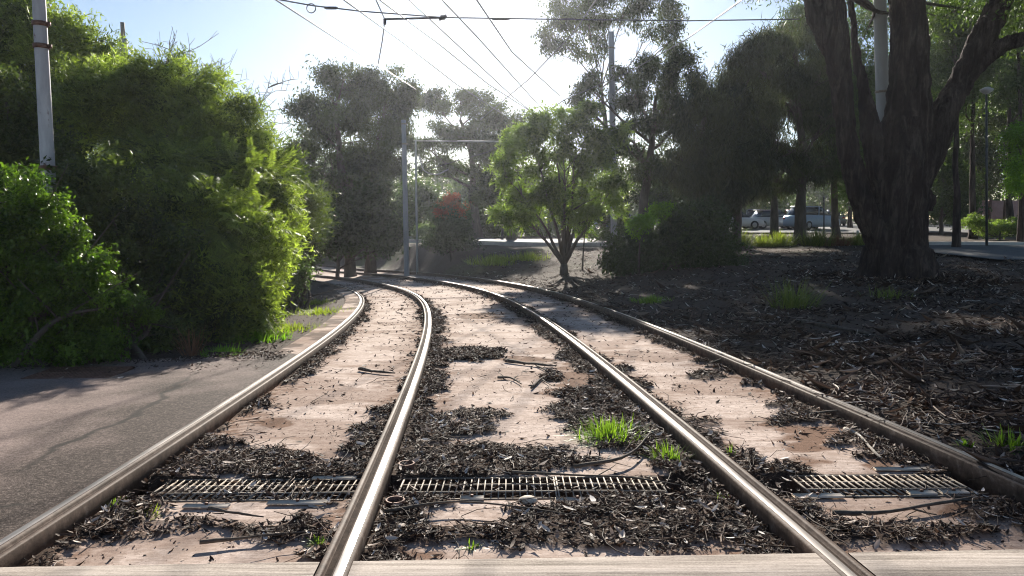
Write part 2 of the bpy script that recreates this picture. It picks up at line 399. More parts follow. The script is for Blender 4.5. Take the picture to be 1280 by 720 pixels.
# ------------------------------------------------------------------ slab with soil masks
UA, UB, UC, UD = -2.482, -.982, .982, 2.482
TY0, TY1 = 3.80, 4.17           # drain trench
def edge0(x): return 2.80+.03*x  # front edge of the slab = back of the footpath
def ell(px, py, cx, cy, rx, ry, n):
    d = np.sqrt(((px-cx)/rx)**2+((py-cy)/ry)**2)*1.14+(n-.5)*2.2+.20
    return 1-ss(.8, 1.1, d)
def masks(X, Y, Z, U):
    px, py = proj(X, Y, Z)
    n1 = fbm(X*1.5, Y*4.2, 31, 5); n2 = fbm(X*4.5, Y*11, 47, 4); n3 = fbm(X*.9+5, Y*1.5, 77, 4); nn = n1*.6+n2*.4
    dk = np.zeros_like(X)
    for (r, w1, w2) in ((UA, 0, .30), (UB, .15, .34), (UC, .26, .26), (UD, .28, 0)):
        for sgn, w in ((-1, w1), (1, w2)):
            if w == 0: continue
            d = (U-r)*sgn
            ww = w*(.05+1.2*n3)*(.5+.5*ss(24, 8, Y))+.34*(n2-.5)+.42*(n1-.5)+.01
            ww = ww*(1+.25*ss(7, 4.5, Y))
            dk = np.maximum(dk, np.where(d > 0, 1-ss(ww-.03, ww+.03, d), 0))
    E = lambda *a: ell(px, py, *a, nn)
    soft = np.zeros_like(X)
    for r in (UA, UB, UC, UD):
        soft = np.maximum(soft, 1-ss(.10, .55, np.abs(U-r)+.5*(n1-.5)+.35*(n2-.5)))
    for a in ((330, 578, 120, 22), (470, 560, 60, 45), (360, 590, 160, 14), (640, 578, 190, 24), (800, 545, 110, 42), (560, 540, 70, 18), (580, 445, 55, 12),
              (590, 520, 50, 9), (120, 650, 150, 40), (350, 660, 80, 24), (760, 655, 220, 38), (610, 665, 260, 16), (1120, 668, 260, 22), (990, 650, 55, 26), (930, 610, 70, 30),
              (1240, 640, 60, 26), (800, 625, 150, 24), (470, 640, 45, 45), (1130, 560, 70, 28), (1010, 520, 60, 14), (740, 510, 55, 34), (690, 470, 16, 8), (880, 470, 30, 7),
              (540, 470, 22, 4), (440, 585, 60, 12), (980, 590, 60, 12), (590, 590, 130, 12)):
        dk = np.maximum(dk, E(*a))
    for a in ((330, 648, 65, 12), (230, 682, 55, 10), (570, 645, 75, 18), (1120, 637, 110, 16), (345, 632, 90, 8)):
        dk = dk*(1-ell(px, py, *a, nn))
    br = np.zeros_like(X)
    for a in ((1010, 555, 85, 45), (360, 572, 80, 14), (730, 480, 55, 50), (345, 530, 30, 8), (1200, 640, 30, 12), (660, 450, 70, 7), (600, 395, 60, 6), (1100, 575, 40, 20)):
        br = np.maximum(br, E(*a))
    br = np.maximum(br, .85*(1-ss(.38, .46, n3))*.6)
    br = np.maximum(br, soft*(.45+.55*ss(.35, .6, fbm(X*18, Y*30, 303, 3))))
    # a soft brown margin round the dark soil
    return dk, np.clip(np.maximum(br, .0), 0, 1)
s_rows = np.unique(np.concatenate([np.arange(.6, 3.5, .016), np.arange(3.5, 9, .03), np.arange(9, 20, .07), np.arange(20, 66, .25)]))
u_cols = np.linspace(UA+.02, UD-.02, 260)
Sg, Ug = np.meshgrid(s_rows, u_cols, indexing='ij')
Xg, Yg = cpt(Sg, Ug)
def slab_z(X, Y, dk):
    return ZR(X, Y)-.118+dk*.026*(fbm(X*9, Y*9, 5, 4))+dk*.004
dk, br = masks(Xg, Yg, ZR(Xg, Yg)-.12, Ug)
Zg = slab_z(Xg, Yg, dk)
tr = (Yg > TY0) & (Yg < TY1)
Zg = np.where(tr, ZR(Xg, Yg)-.118-.17+.08*fbm(Xg*9, Yg*9, 8, 3), Zg)
dk2 = np.where((Yg > TY0-.02) & (Yg < TY1+.02), 1, dk)  # drain trench set fully dark, lips included
keep = Yg > edge0(Xg)-.06
n, m_ = Xg.shape; idx = np.arange(n*m_).reshape(n, m_)
Q = np.stack([idx[:-1, :-1], idx[:-1, 1:], idx[1:, 1:], idx[1:, :-1]], -1)
kq = (keep[:-1, :-1] & keep[1:, 1:] & keep[1:, :-1] & keep[:-1, 1:])
o = mesh_obj('track_bed', np.stack([Xg, Yg, Zg], -1).reshape(-1, 3), Q[kq], M['slab'], smooth=True, attrs={'dark': dk2.ravel(), 'brown': br.ravel()})
tag(o, kind='structure')

# edge strip of concrete outside the left rail, beyond the apron
def ribbon(name, s0, s1, ds, u0, u1, nu, zf, mat, attrs=None, jag=0., label=None):
    s = np.arange(s0, s1, ds); u = np.linspace(0, 1, nu); S, W = np.meshgrid(s, u, indexing='ij')
    a = u0(S) if callable(u0) else u0; b = u1(S) if callable(u1) else u1
    U = a+(b-a)*W; X, Y = cpt(S, U); Z = zf(X, Y, U, S); n, m_ = X.shape
    idx = np.arange(n*m_).reshape(n, m_); Q = np.stack([idx[:-1, :-1], idx[:-1, 1:], idx[1:, 1:], idx[1:, :-1]], -1).reshape(-1, 4)
    at_ = {k: f(X, Y, Z, U).ravel() for k, f in (attrs or {}).items()}
    o = mesh_obj(name, np.stack([X, Y, Z], -1).reshape(-1, 3), Q, mat, smooth=True, attrs=at_); tag(o, kind='structure'); return o
ribbon('track_shoulder', 6.6, 24, .1, UA-.46, UA-.03, 16, lambda X, Y, U, S: ZR(X, Y)-.02-.12*ss(UA-.38, UA-.46, U), M['slab'],
       {'dark': lambda X, Y, Z, U: .75*ss(.5, .62, fbm(X*3, Y*3, 12, 4)), 'brown': lambda X, Y, Z, U: ss(.4, .55, fbm(X*1.5, Y*1.5, 22, 3))*.6})
# left apron
def worn(X, Y, Z, U):
    px, py = proj(X, Y, Z); n = fbm(X*1.5, Y*1.5, 61, 5)
    line = 590-(px-30)*.56            # along the long crack
    return np.clip(ss(40, -60, py-line+(n-.5)*160), 0, 1)*.9
def crack(X, Y, Z, U):
    px, py = proj(X, Y, Z); n = fbm(X*2.2, Y*2.2, 71, 5)
    line = 592-(px-20)*.53+(n-.5)*34; d = np.abs(py-line)
    c = (1-ss(1.6, 3.6, d))*ss(10, 60, px)*ss(262, 215, px)
    l2 = 548-.1*px*0+(n-.5)*10; 
    l3 = 462+(px-60)*.02
    c2 = (1-ss(.8, 2., np.abs(py-(636-.12*px+(n-.5)*8))))*ss(50, 20, px)
    return np.maximum(c, c2)*.9
def flare(S): return UA-.045
ribbon('road', -3.5, 6.95, .03, lambda S: -12+0*S, lambda S: UA-.04+0*S, 420, lambda X, Y, U, S: ZR(X, Y)-.008-.02*fbm(X*.8, Y*.8, 14, 3)*ss(UA-.1, UA-.8, U), M['asphalt'], {'worn': worn, 'crack': crack})

# footpath pieces between the rails
def footpath(u0, u1):
    u = np.linspace(u0, u1, 24); yb = np.linspace(0, 1, 16)
    V = []; 
    W, T = np.meshgrid(u, yb, indexing='ij')
    # start behind the camera, end on the back edge
    S0 = -3.; X0, Y0 = cpt(np.full_like(W, S0), W)
    S1 = np.empty_like(W)
    for i, uu in enumerate(u):
        s = np.linspace(.2, 1.6, 300); xx, yy = cpt(s, np.full(300, uu)); k = np.argmax(yy > edge0(xx)); S1[i, :] = s[k]
    S = S0+(S1-S0)*T; X, Y = cpt(S, W); Z = ZR(X, Y)-.004
    X = np.concatenate([X, X[:, -1:]], 1); Y = np.concatenate([Y, Y[:, -1:]+.006], 1); Z = np.concatenate([Z, Z[:, -1:]-.16], 1)
    return X, Y, Z
Vall = []; Qall = []; nb = 0
for u0, u1 in ((-6.5, UA-.04), (UA+.094, UB-.094), (UB+.04, UC-.04), (UC+.094, UD-.094), (UD+.04, 6.5)):
    X, Y, Z = footpath(u0, u1); n, m_ = X.shape; idx = np.arange(n*m_).reshape(n, m_)+nb; nb += n*m_
    Vall.append(np.stack([X, Y, Z], -1).reshape(-1, 3)); Qall.append(np.stack([idx[:-1, :-1], idx[1:, :-1], idx[1:, 1:], idx[:-1, 1:]], -1).reshape(-1, 4))
o = mesh_obj('footpath', np.concatenate(Vall), np.concatenate(Qall), M['broom'], smooth=False); tag(o, kind='structure')

# ------------------------------------------------------------------ rails
def sweep(name, prof, u, sgn, mat, parent=None, closed=True, smooth=False, s0=-3.2, s1=70):
    s = np.unique(np.concatenate([np.arange(s0, 12, .15), np.arange(12, s1, .3)]))
    prof = np.array(prof); k = len(prof); cx, cy = cpt(s, np.full_like(s, u)); zr = ZR(cx, cy); h = np.interp(s, SS_, HD)
    V = np.empty((len(s), k, 3))
    V[:, :, 0] = cx[:, None]+np.cos(h)[:, None]*prof[None, :, 0]*sgn
    V[:, :, 1] = cy[:, None]+np.sin(h)[:, None]*prof[None, :, 0]*sgn
    V[:, :, 2] = zr[:, None]+prof[None, :, 1]
    idx = np.arange(len(s)*k).reshape(len(s), k); nx = np.roll(idx, -1, 1) if closed else idx[:, 1:]; ix = idx if closed else idx[:, :-1]
    Q = np.stack([ix[:-1], nx[:-1], nx[1:], ix[1:]], -1).reshape(-1, 4)
    if sgn > 0: Q = Q[:, ::-1]
    base = None if parent is not None else [cx[20], cy[20], zr[20]]
    if parent is not None: base = parent_world(parent)
    return mesh_obj(name, V.reshape(-1, 3), Q, mat, parent, smooth=smooth, loc=base)
prof = [(-.036, -.16), (-.040, -.012), (-.034, -.003), (-.022, 0), (.012, 0), (.024, -.004), (.029, -.014), (.033, -.034), (.058, -.036), (.063, -.008), (.068, -.003), (.086, -.003), (.091, -.009), (.088, -.16)]
runp = [(-.021, .0014), (-.014, .0024), (-.004, .0030), (.008, .0026), (.0155, .0014)]
for u, sg, lab in ((UA, 1, 'outermost left grooved tram rail running beside the grey asphalt'), (UB, -1, 'grooved tram rail, second from the left, sweeping up the middle of the slab'),
                   (UC, 1, 'grooved tram rail, third from the left, beside the green grass tuft'), (UD, -1, 'outermost right grooved tram rail against the dark leaf strewn bank')):
    r = sweep('rail', prof, u, sg, M['rail']); tag(r, lab, 'rail', 'tram rails')
    sweep('groove_shade', [(.031, -.024), (.045, -.020), (.0595, -.025)], u, sg, M['groove'], r, closed=False)  # dark floor strip, painted shade so the groove reads dark
    sweep('running_surface', runp, u, sg, M['polish'], r, closed=False, smooth=True)

# ------------------------------------------------------------------ drain grates and plates
def srf(x, y):      # top of slab at a point
    return float(ZR(np.array(x), np.array(y)))-.118
def grate(x0, x1, label, y0=TY0+.005, y1=TY1-.005, tilt=0., n=None, mat=None, rot=0):
    xc, yc = (x0+x1)/2, (y0+y1)/2; z = srf(xc, yc)+.004
    mb = MB(); L = x1-x0; n = n or int(L/.040)
    for k in range(n+1):
        w = .006 if 0 < k < n else .008
        mb.box((-L/2+L*k/n, 0, -.004), (w, y1-y0, .012))
    for k in range(4): mb.box((0, (y1-y0)*(-.5+(k+.02 if k == 0 else k-.02 if k == 3 else k)/3), -.003), (L, .007, .009))
    o = mb.build('drain_grate', mat or M['galv'], loc=(0, 0, 0)); o.location = (xc, yc, z)
    slope = math.atan(float(ZR(np.array(x1), np.array(yc))-ZR(np.array(x0), np.array(yc)))/L)
    o.rotation_euler = (math.atan(-.035), -slope+tilt, rot)
    tag(o, label, 'drain grate', 'steel grates over the track drain'); return o
zt = 1.4-1.52
g = lambda px: at(px, 610, 3.98)[0]
grate(g(196), g(322), 'steel drain grate panel half buried in leaves near the left rail')
grate(g(324), g(447), 'steel drain grate panel ending against the second rail, under the left track')
grate(g(500), g(694), 'clean steel drain grate panel with square mesh between the two tracks', rot=.0)
grate(g(697), g(830), 'steel drain grate panel between the tracks overgrown with twigs and litter', tilt=.01)
grate(g(1003), g(1203), 'steel drain grate panel in the right hand track beside the reddish soil')
def plate(px, py, w, d, label, rz=0.):
    p = toplane(px, py, 1.4-1.505); z = srf(p[0], p[1])+.012
    e = empty('cover_plate', (p[0], p[1], z), label, 'plate', 'pale plates along the drain edge')
    mb = MB(); mb.box((0, 0, 0), (w, d, .012), ch=.002); q = mb.build('plate_slab', M['plate'], loc=(0, 0, 0)); q.parent = e
    mb = MB(); mb.tube([(0, 0, .008), (0, 0, .018)], .009, 6); q = mb.build('bolt', M['iron'], loc=(0, 0, 0)); q.parent = e
    e.rotation_euler = (math.atan(-.035), 0, rz)
plate(372, 628, .32, .05, 'pale plate with a bolt on the near edge of the left drain grate')
plate(418, 594, .26, .045, 'pale plate on the far edge of the left drain grate beside the second rail')
plate(258, 632, .24, .045, 'pale strip half covered by leaves below the left end of the drain')
plate(590, 623, .13, .05, 'short pale plate with a bolt jutting below the square mesh grate')
plate(590, 585, .34, .04, 'pale strip lying on the far edge of the square mesh grate')
plate(722, 626, .24, .045, 'pale plate under twigs below the overgrown grate', .02)
plate(820, 630, .2, .045, 'pale plate right of the overgrown grate, nearly buried in litter', -.03)
plate(1022, 623, .27, .05, 'pale plate at the near left corner of the right hand grate')
plate(1152, 620, .15, .05, 'pale plate below the right hand grate, left one of the touching pair')
plate(1192, 619, .15, .05, 'pale plate below the right hand grate, right one of the touching pair')
plate(1128, 587, .34, .045, 'pale plate on the far edge of the right hand grate beside brown soil')
# reddish road drain in the apron
mb = MB(); c = toplane(100, 466, float(ZR(np.array(-4.6), np.array(7.7))))
Lg, Wg = .85, .55
for k in range(22): mb.box((-Lg/2+Lg*k/21, 0, 0), (.02, Wg, .02))
for k in range(3): mb.box((0, Wg*(k-1)/2, .002), (Lg+.02, .025, .02))
o = mb.build('road_grate', M['iron'], loc=(0, 0, 0)); o.location = (c[0], c[1], c[2]-.003); o.rotation_euler = (0, 0, .05)
tag(o, 'rusty reddish road drain grate in the worn apron below the bushes', 'drain grate')
# small things on the slab
def lathe(P, n=20):
    P = np.array(P); m_ = len(P); a = np.arange(n)/n*2*PI
    V = np.stack([P[:, None, 0]*np.cos(a), P[:, None, 0]*np.sin(a), P[:, None, 1]+0*a], -1).reshape(-1, 3)
    i = np.arange(m_-1)[:, None]*n; j = np.arange(n)[None]; j2 = (j+1) % n
    return V, np.stack([i+j, i+j2, i+n+j2, i+n+j], -1).reshape(-1, 4)
p = toplane(660, 631, 1.4-1.50); V, Qd = lathe([(.001, .034), (.03, .032), (.048, .022), (.052, .010), (.045, 0), (.001, 0)], 24)
o = mesh_obj('stone', V*np.array([1, .8, 1])*1.0, Qd, M['plate'], smooth=True); o.location = (p[0], p[1], srf(p[0], p[1])+.02)
tag(o, 'smooth round pale stone lying just below the square mesh grate', 'stone')
p = toplane(494, 634, 1.4-1.50)
for (px, py, lab) in ((494, 634, 'dark round rusty pipe end in the litter right of the second rail, below the drain'), (508, 582, 'dark round rusty pipe end in the litter right of the second rail, above the drain')):
    p = toplane(px, py, 1.4-1.5)
    V, Qd = lathe([(.048, -.02), (.052, .028), (.050, .034), (.042, .034), (.040, .0), (.001, -.005)], 24)
    o = mesh_obj('pipe_end', V, Qd, M['iron'], smooth=True); o.location = (p[0], p[1], srf(p[0], p[1])+.02); tag(o, lab, 'pipe', 'pipe ends beside the rail')

# ------------------------------------------------------------------ litter
def rotmats(n, rg, tilt=.5):
    az = rg.uniform(0, 2*PI, n); t1 = rg.normal(0, tilt, n); t2 = rg.normal(0, tilt, n)
    ca, sa = np.cos(az), np.sin(az); R = np.zeros((n, 3, 3))
    # x axis = length direction
    ex = np.stack([ca*np.cos(t1), sa*np.cos(t1), np.sin(t1)], 1)
    up = np.stack([-ca*np.sin(t1), -sa*np.sin(t1), np.cos(t1)], 1); ey = np.cross(up, ex)
    c2, s2 = np.cos(t2)[:, None], np.sin(t2)[:, None]
    R[:, :, 0] = ex; R[:, :, 1] = ey*c2+up*s2; R[:, :, 2] = up*c2-ey*s2
    return R
def inst(TV, TQ, pos, R, sc, tint, TT=None):
    """TV (k,3) template verts; returns V,Q,tint"""
    TV = np.asarray(TV, float); TQ = np.asarray(TQ)
    s = sc[:, None, None] if sc.ndim == 1 else sc[:, None, :]
    V = np.einsum('nij,nkj->nki', R, TV[None]*s)+pos[:, None]
    n, k = len(pos), len(TV)
    Q = TQ[None]+(np.arange(n)*k)[:, None, None]
    t = np.repeat(tint, k) if TT is None else (tint[:, None]+TT[None]).ravel()
    return V.reshape(-1, 3), Q.reshape(-1, TQ.shape[1]), np.clip(t, 0, 1)
LV = np.array([[-.5, 0, 0], [-.22, .5, .0], [.2, .42, .12], [.5, 0, .25], [.18, -.42, .12], [-.24, -.5, .0], [-.02, 0, -.1]])
LQ = np.array([[0, 6, 2, 1], [6, 3, 3, 2], [0, 5, 4, 6], [6, 4, 3, 3]])
LQt = np.array([[0, 6, 1], [6, 2, 1], [6, 3, 2], [0, 5, 6], [5, 4, 6], [6, 4, 3]])
def litter_leaves(name, pos, rg, lmin, lmax, wr, tilt, tintf):
    n = len(pos); L = rg.uniform(lmin, lmax, n); W = L*rg.uniform(*wr, n)
    V, Q_, t = inst(LV, LQt, pos, rotmats(n, rg, tilt), np.stack([L, W, L*rg.uniform(.2, 1.2, n)], 1), tintf(n))
    return V, Q_, t
def tints(rg):
    def f(n):
        t = np.clip(rg.beta(1.5, 3., n), 0, .88); k = rg.random(n) < .075; t[k] = rg.uniform(.84, 1, k.sum()); return t
    return f
def twig_mesh(pos, rg, lmin, lmax, r):
    n = len(pos); k = 5; L = rg.uniform(lmin, lmax, n); az = rg.uniform(0, 2*PI, n); cv = rg.normal(0, 1.0, n)
    t = np.linspace(-.5, .5, k); V = []; 
    a = az[:, None]+cv[:, None]*t[None]
    dx = np.cos(a)*L[:, None]/k; dy = np.sin(a)*L[:, None]/k
    X = pos[:, 0:1]+np.cumsum(dx, 1)-dx.sum(1)[:, None]/2; Y = pos[:, 1:2]+np.cumsum(dy, 1)-dy.sum(1)[:, None]/2
    Z = pos[:, 2:3]+np.abs(rg.normal(0, .012, (n, k)))+rg.uniform(-.1, .1, n)[:, None]*t[None]*L[:, None]
    P = np.stack([X, Y, Z], -1); rr = (r*rg.uniform(.5, 1.5, n))[:, None]*np.linspace(1, .5, k)[None]
    nx = np.stack([-np.sin(a), np.cos(a), 0*a], -1)
    ring = [P+nx*rr[..., None], P+np.array([0, 0, 1.])*rr[..., None]*1.1, P-nx*rr[..., None]]
    V = np.stack(ring, 2).reshape(n, k*3, 3); Qt = []
    for i in range(k-1):
        for j in range(3): Qt.append([i*3+j, i*3+(j+1) % 3, i*3+3+(j+1) % 3, i*3+3+j])
    Q_ = (np.array(Qt)[None]+(np.arange(n)*k*3)[:, None, None]).reshape(-1, 4)
    return V.reshape(-1, 3), Q_, np.repeat(np.clip(rg.beta(2, 3, n), 0, .9), k*3)
def in_frame(X, Y, Z, pad=60):
    px, py = proj(X, Y, Z); return (px > -pad) & (px < 1280+pad) & (py < 740) & (Y > 2.3)
def track_pos(n, s0, s1, rg, pw=1.):
    out = []
    tot = 0
    while tot < n:
        s = s0+(s1-s0)*rg.random(n*2)**pw; u = rg.uniform(UA+.11, UD-.05, n*2)
        ok = np.ones(len(u), bool)
        for r_, sg in ((UA, 1), (UB, -1), (UC, 1), (UD, -1)):
            d = (u-r_)*sg; ok &= ~((d > -.05) & (d < .115))
        s, u = s[ok], u[ok]; X, Y = cpt(s, u)
        d, b = masks(X, Y, ZR(X, Y)-.12, u)
        pr = np.clip(d*(.35+.9*ss(.35, .6, fbm(X*5, Y*5, 201, 3)))+.006+b*.02, 0, 1); pr = np.where((Y > TY0) & (Y < TY1), .06+.3*ss(.52, .7, fbm(X*1.7, Y*.5, 222, 3)), pr)
        k = (rg.random(len(s)) < pr) & (Y > edge0(X)+.02); s, u, X, Y, d = s[k], u[k], X[k], Y[k], d[k]
        Z = slab_z(X, Y, d)+rg.uniform(.002, .018, len(X))*(.3+d)
        out.append(np.stack([X, Y, Z], 1)); tot += len(X)
        if len(X) == 0: break
    P = np.concatenate(out)[:n]; return P[in_frame(P[:, 0], P[:, 1], P[:, 2])]
rl = np.random.default_rng(11)
parts = []
parts.append(litter_leaves('', track_pos(13000, .6, 4., rl), rl, .014, .08, (.12, .34), .24, tints(rl)))
parts.append(litter_leaves('', track_pos(12000, 4, 12, rl), rl, .025, .1, (.12, .34), .24, tints(rl)))
parts.append(litter_leaves('', track_pos(6500, 12, 30, rl), rl, .05, .13, (.2, .4), .3, tints(rl)))
parts.append(litter_leaves('', track_pos(20000, .6, 7., rl), rl, .006, .024, (.25, .7), .4, tints(rl)))
def merge(parts):
    V = []; Q3 = []; Q4 = []; T = []; n = 0
    for v, q, t in parts:
        (Q3 if q.shape[1] == 3 else Q4).append(q+n); V.append(v); T.append(t); n += len(v)
    return np.concatenate(V), [np.concatenate(x) for x in (Q3, Q4) if x], np.concatenate(T)
pl = track_pos(420, .6, 4.5, rl); pl[:, 2] += .012
parts.append(litter_leaves('', pl, rl, .035, .085, (.22, .4), .3, lambda n: rl.uniform(.86, 1, n)))
V, Fs, T = merge(parts)
o = mesh_obj('leaf_litter', V, Fs, M['litter'], tint=T); tag(o, 'dry fallen gum leaves drifted along the rails on the slab', 'leaf litter', kind='stuff')
V, Fs, T = merge([twig_mesh(track_pos(2600, .6, 5, rl), rl, .04, .2, .0022), twig_mesh(track_pos(1600, 5, 16, rl), rl, .08, .28, .004), twig_mesh(track_pos(420, .6, 5, rl), rl, .15, .5, .0038)])
o = mesh_obj('fine_twigs', V, Fs, M['litter'], tint=T); tag(o, 'fine twigs tangled in the leaf drifts between the rails', 'twigs', kind='stuff')
def grit():
    P = track_pos(9000, .6, 5.5, rl); n2 = 9000; s = .6+5.5*rl.random(n2); u = rl.uniform(UA+.12, UD-.08, n2); X, Y = cpt(s, u)
    k = (fbm(X*3, Y*3, 404, 3) > .48) & (Y > edge0(X)+.02) & ~((Y > TY0-.01) & (Y < TY1+.01))
    for r_, sg in ((UA, 1), (UB, -1), (UC, 1), (UD, -1)): k &= ~(((u-r_)*sg > -.05) & ((u-r_)*sg < .115))
    X, Y, u = X[k], Y[k], u[k]; d, b = masks(X, Y, ZR(X, Y)-.12, u); P = np.concatenate([P, np.stack([X, Y, slab_z(X, Y, d)], 1)])
    TV = np.array([[1, 0, 0], [0, 1, 0], [-1, 0, 0], [0, -1, 0], [0, 0, .8], [0, 0, -.8]]); TQ = np.array([[0, 1, 4], [1, 2, 4], [2, 3, 4], [3, 0, 4]])
    n = len(P); sc = .0018+.006*rl.random(n)**3
    return inst(TV, TQ, P, rotmats(n, rl, .5), np.stack([sc*rl.uniform(.8, 1.6, n), sc, sc*.8], 1), np.clip(rl.beta(2, 2.5, n), 0, .9))
xa = rl.uniform(-8, -2.7, 5000); ya = 8.9-np.abs(rl.normal(0, .55, 5000)); ka = fbm(xa*2, ya*4, 505, 3) > .47
pa = np.stack([xa, ya, ZR(xa, ya)+.004], 1)[ka]; sa, ua = su(pa[:, 0], pa[:, 1]); pa = pa[ua < UA-.06]
V, Fs, T = merge([litter_leaves('', pa, rl, .015, .07, (.15, .4), .25, tints(rl))]); o = mesh_obj('apron_litter', V, Fs, M['litter'], tint=T); tag(o, 'dry leaves blown along the edge of the apron below the thicket', 'leaf litter', kind='stuff')
V, Fs, T = merge([grit()]); o = mesh_obj('grit', V, Fs, M['litter'], tint=T); tag(o, 'small grit and crumbs scattered over the concrete', 'grit', kind='stuff')
# bank litter
def bank_pos(n, rg, umin=UD+.06, d0=2.5, d1=34, left=False):
    d = d0*(d1/d0)**rg.random(n); px = rg.uniform(-60, 1340, n); X = (px-640)/F*d; Y = d
    S, U = su(X, Y); k = (U > umin) if not left else ((U < UA-.48) & (Y > 9.1))
    X, Y, U = X[k], Y[k], U[k]; n_ = fbm(X*1.3, Y*1.3, 91, 4); k = rg.random(len(X)) < ss(.3, .62, n_)*.85+.15
    X, Y = X[k], Y[k]
    return np.stack([X, Y, zg(X, Y)+rg.uniform(.004, .04, len(X))], 1)
parts = []
bp = bank_pos(150000, rl); parts.append(litter_leaves('', bp, rl, .03, .16, (.08, .26), .28, lambda n: np.clip(tints(rl)(n)+.02, 0, 1)))
bp = bank_pos(30000, rl, left=True); parts.append(litter_leaves('', bp, rl, .04, .10, (.15, .35), .32, tints(rl)))
ft = ong(1121, 350); a0 = rl.uniform(0, 2*PI, 2600); r0 = .85+np.abs(rl.normal(0, .7, 2600)); fp = np.stack([ft[0]+r0*np.cos(a0), ft[1]+r0*np.sin(a0), 0*a0], 1)
fp[:, 2] = zg(fp[:, 0], fp[:, 1])+rl.uniform(.01, .10, 2600)*np.exp(-(r0-.85)); parts.append(litter_leaves('', fp, rl, .06, .3, (.08, .3), .35, tints(rl)))
bs = bank_pos(2600, rl, d1=26); bs[:, 2] += .02; parts.append(litter_leaves('', bs, rl, .18, .5, (.06, .13), .16, lambda n: rl.uniform(.35, .9, n)))
V, Fs, T = merge(parts); o = mesh_obj('bank_litter', V, Fs, M['litter'], tint=T); tag(o, 'leaves and bark strips strewn over the shaded bank', 'leaf litter', kind='stuff')
V, Fs, T = merge([twig_mesh(bank_pos(11000, rl), rl, .1, .6, .004), twig_mesh(bank_pos(2500, rl, d1=12), rl, .2, .9, .009)])
o = mesh_obj('bank_twigs', V, Fs, M['litter'], tint=np.clip(T*1.15, 0, 1)); tag(o, 'thin fallen twigs scattered over the shaded bank', 'twigs', kind='stuff')

# named fallen sticks
def stick(pts, r, label, mat='twig', lift=.02, side=None, name='fallen_stick'):
    P = []
    for px, py in pts:
        q = ong(px, py); q[2] += lift; P.append(q)
    P = curve_pts(P, 14, r*.25, int(pts[0][0])); P[:, 2] += r*.4
    mb = MB(); mb.tube(P, np.linspace(r, r*.4, 14)*(1+.15*np.sin(np.linspace(0, 11, 14))), 7, rough=.3)
    for a, b in (side or []):
        A_, B_ = ong(*a), ong(*b); A_[2] += lift; B_[2] += lift*1.5; mb.tube(curve_pts([A_, B_], 6, r*.4, 3), np.linspace(r*.6, r*.25, 6), 5)
    o = mb.build(name, M[mat], loc=P[0]); tag(o, label, 'stick', 'fallen sticks on the track'); return o
stick([(449, 464), (470, 468), (494, 470)], .020, 'short dark bark piece on the concrete of the left track')
stick([(632, 454), (660, 458), (695, 461)], .021, 'thick dark stick on the concrete beside the brown soil', side=[((670, 459), (690, 470))])
stick([(622, 475), (640, 477), (652, 484)], .013, 'small forked dark stick below the thicker one between the tracks', side=[((632, 475), (625, 471)), ((642, 477), (648, 472))])
stick([(664, 488), (684, 470), (694, 466)], .012, 'thin curved pale twig looping on the brown soil', side=[((678, 478), (690, 486))])
stick([(718, 595), (780, 584), (808, 558), (816, 545)], .011, 'long bent twig rising from the overgrown grate toward the grass tuft', lift=.05)
stick([(640, 600), (700, 606), (790, 612), (850, 618)], .008, 'long thin wiry twig lying across the overgrown grate', lift=.045, side=[((740, 609), (770, 596))])
stick([(1055, 542), (1075, 552), (1092, 575), (1102, 582)], .014, 'pale curved branch on litter above the right hand grate', mat='bark_pale', lift=.03, side=[((1090, 570), (1096, 556))])
stick([(1040, 655), (1100, 652), (1180, 640), (1235, 630)], .012, 'long dark branch lying across the front of the right hand track', lift=.03, side=[((1190, 636), (1230, 640)), ((1140, 645), (1170, 655))])
stick([(262, 650), (290, 658), (330, 664)], .009, 'dark bark chunk on the leaf heap below the left grate', lift=.05, side=[((280, 655), (266, 664))])
stick([(250, 688), (320, 682), (400, 676)], .009, 'slim dark stick in the litter at the left of the footpath edge', lift=.03)
stick([(975, 520), (1010, 523), (1060, 527)], .014, 'dark stick near the far right rail beside reddish soil', side=[((1000, 522), (985, 530))])
stick([(893, 448), (910, 450), (925, 455)], .022, 'dark lump of bark on the right track near the shining rail', side=[((905, 452), (880, 460))])
stick([(480, 655), (560, 640), (640, 648), (720, 662)], .007, 'thin dark twig arching over the concrete patch in front of the footpath', lift=.05)
stick([(1000, 405), (1060, 415), (1100, 425)], .035, 'long half buried branch on the dark bank right of the rails', name='fallen_branch')

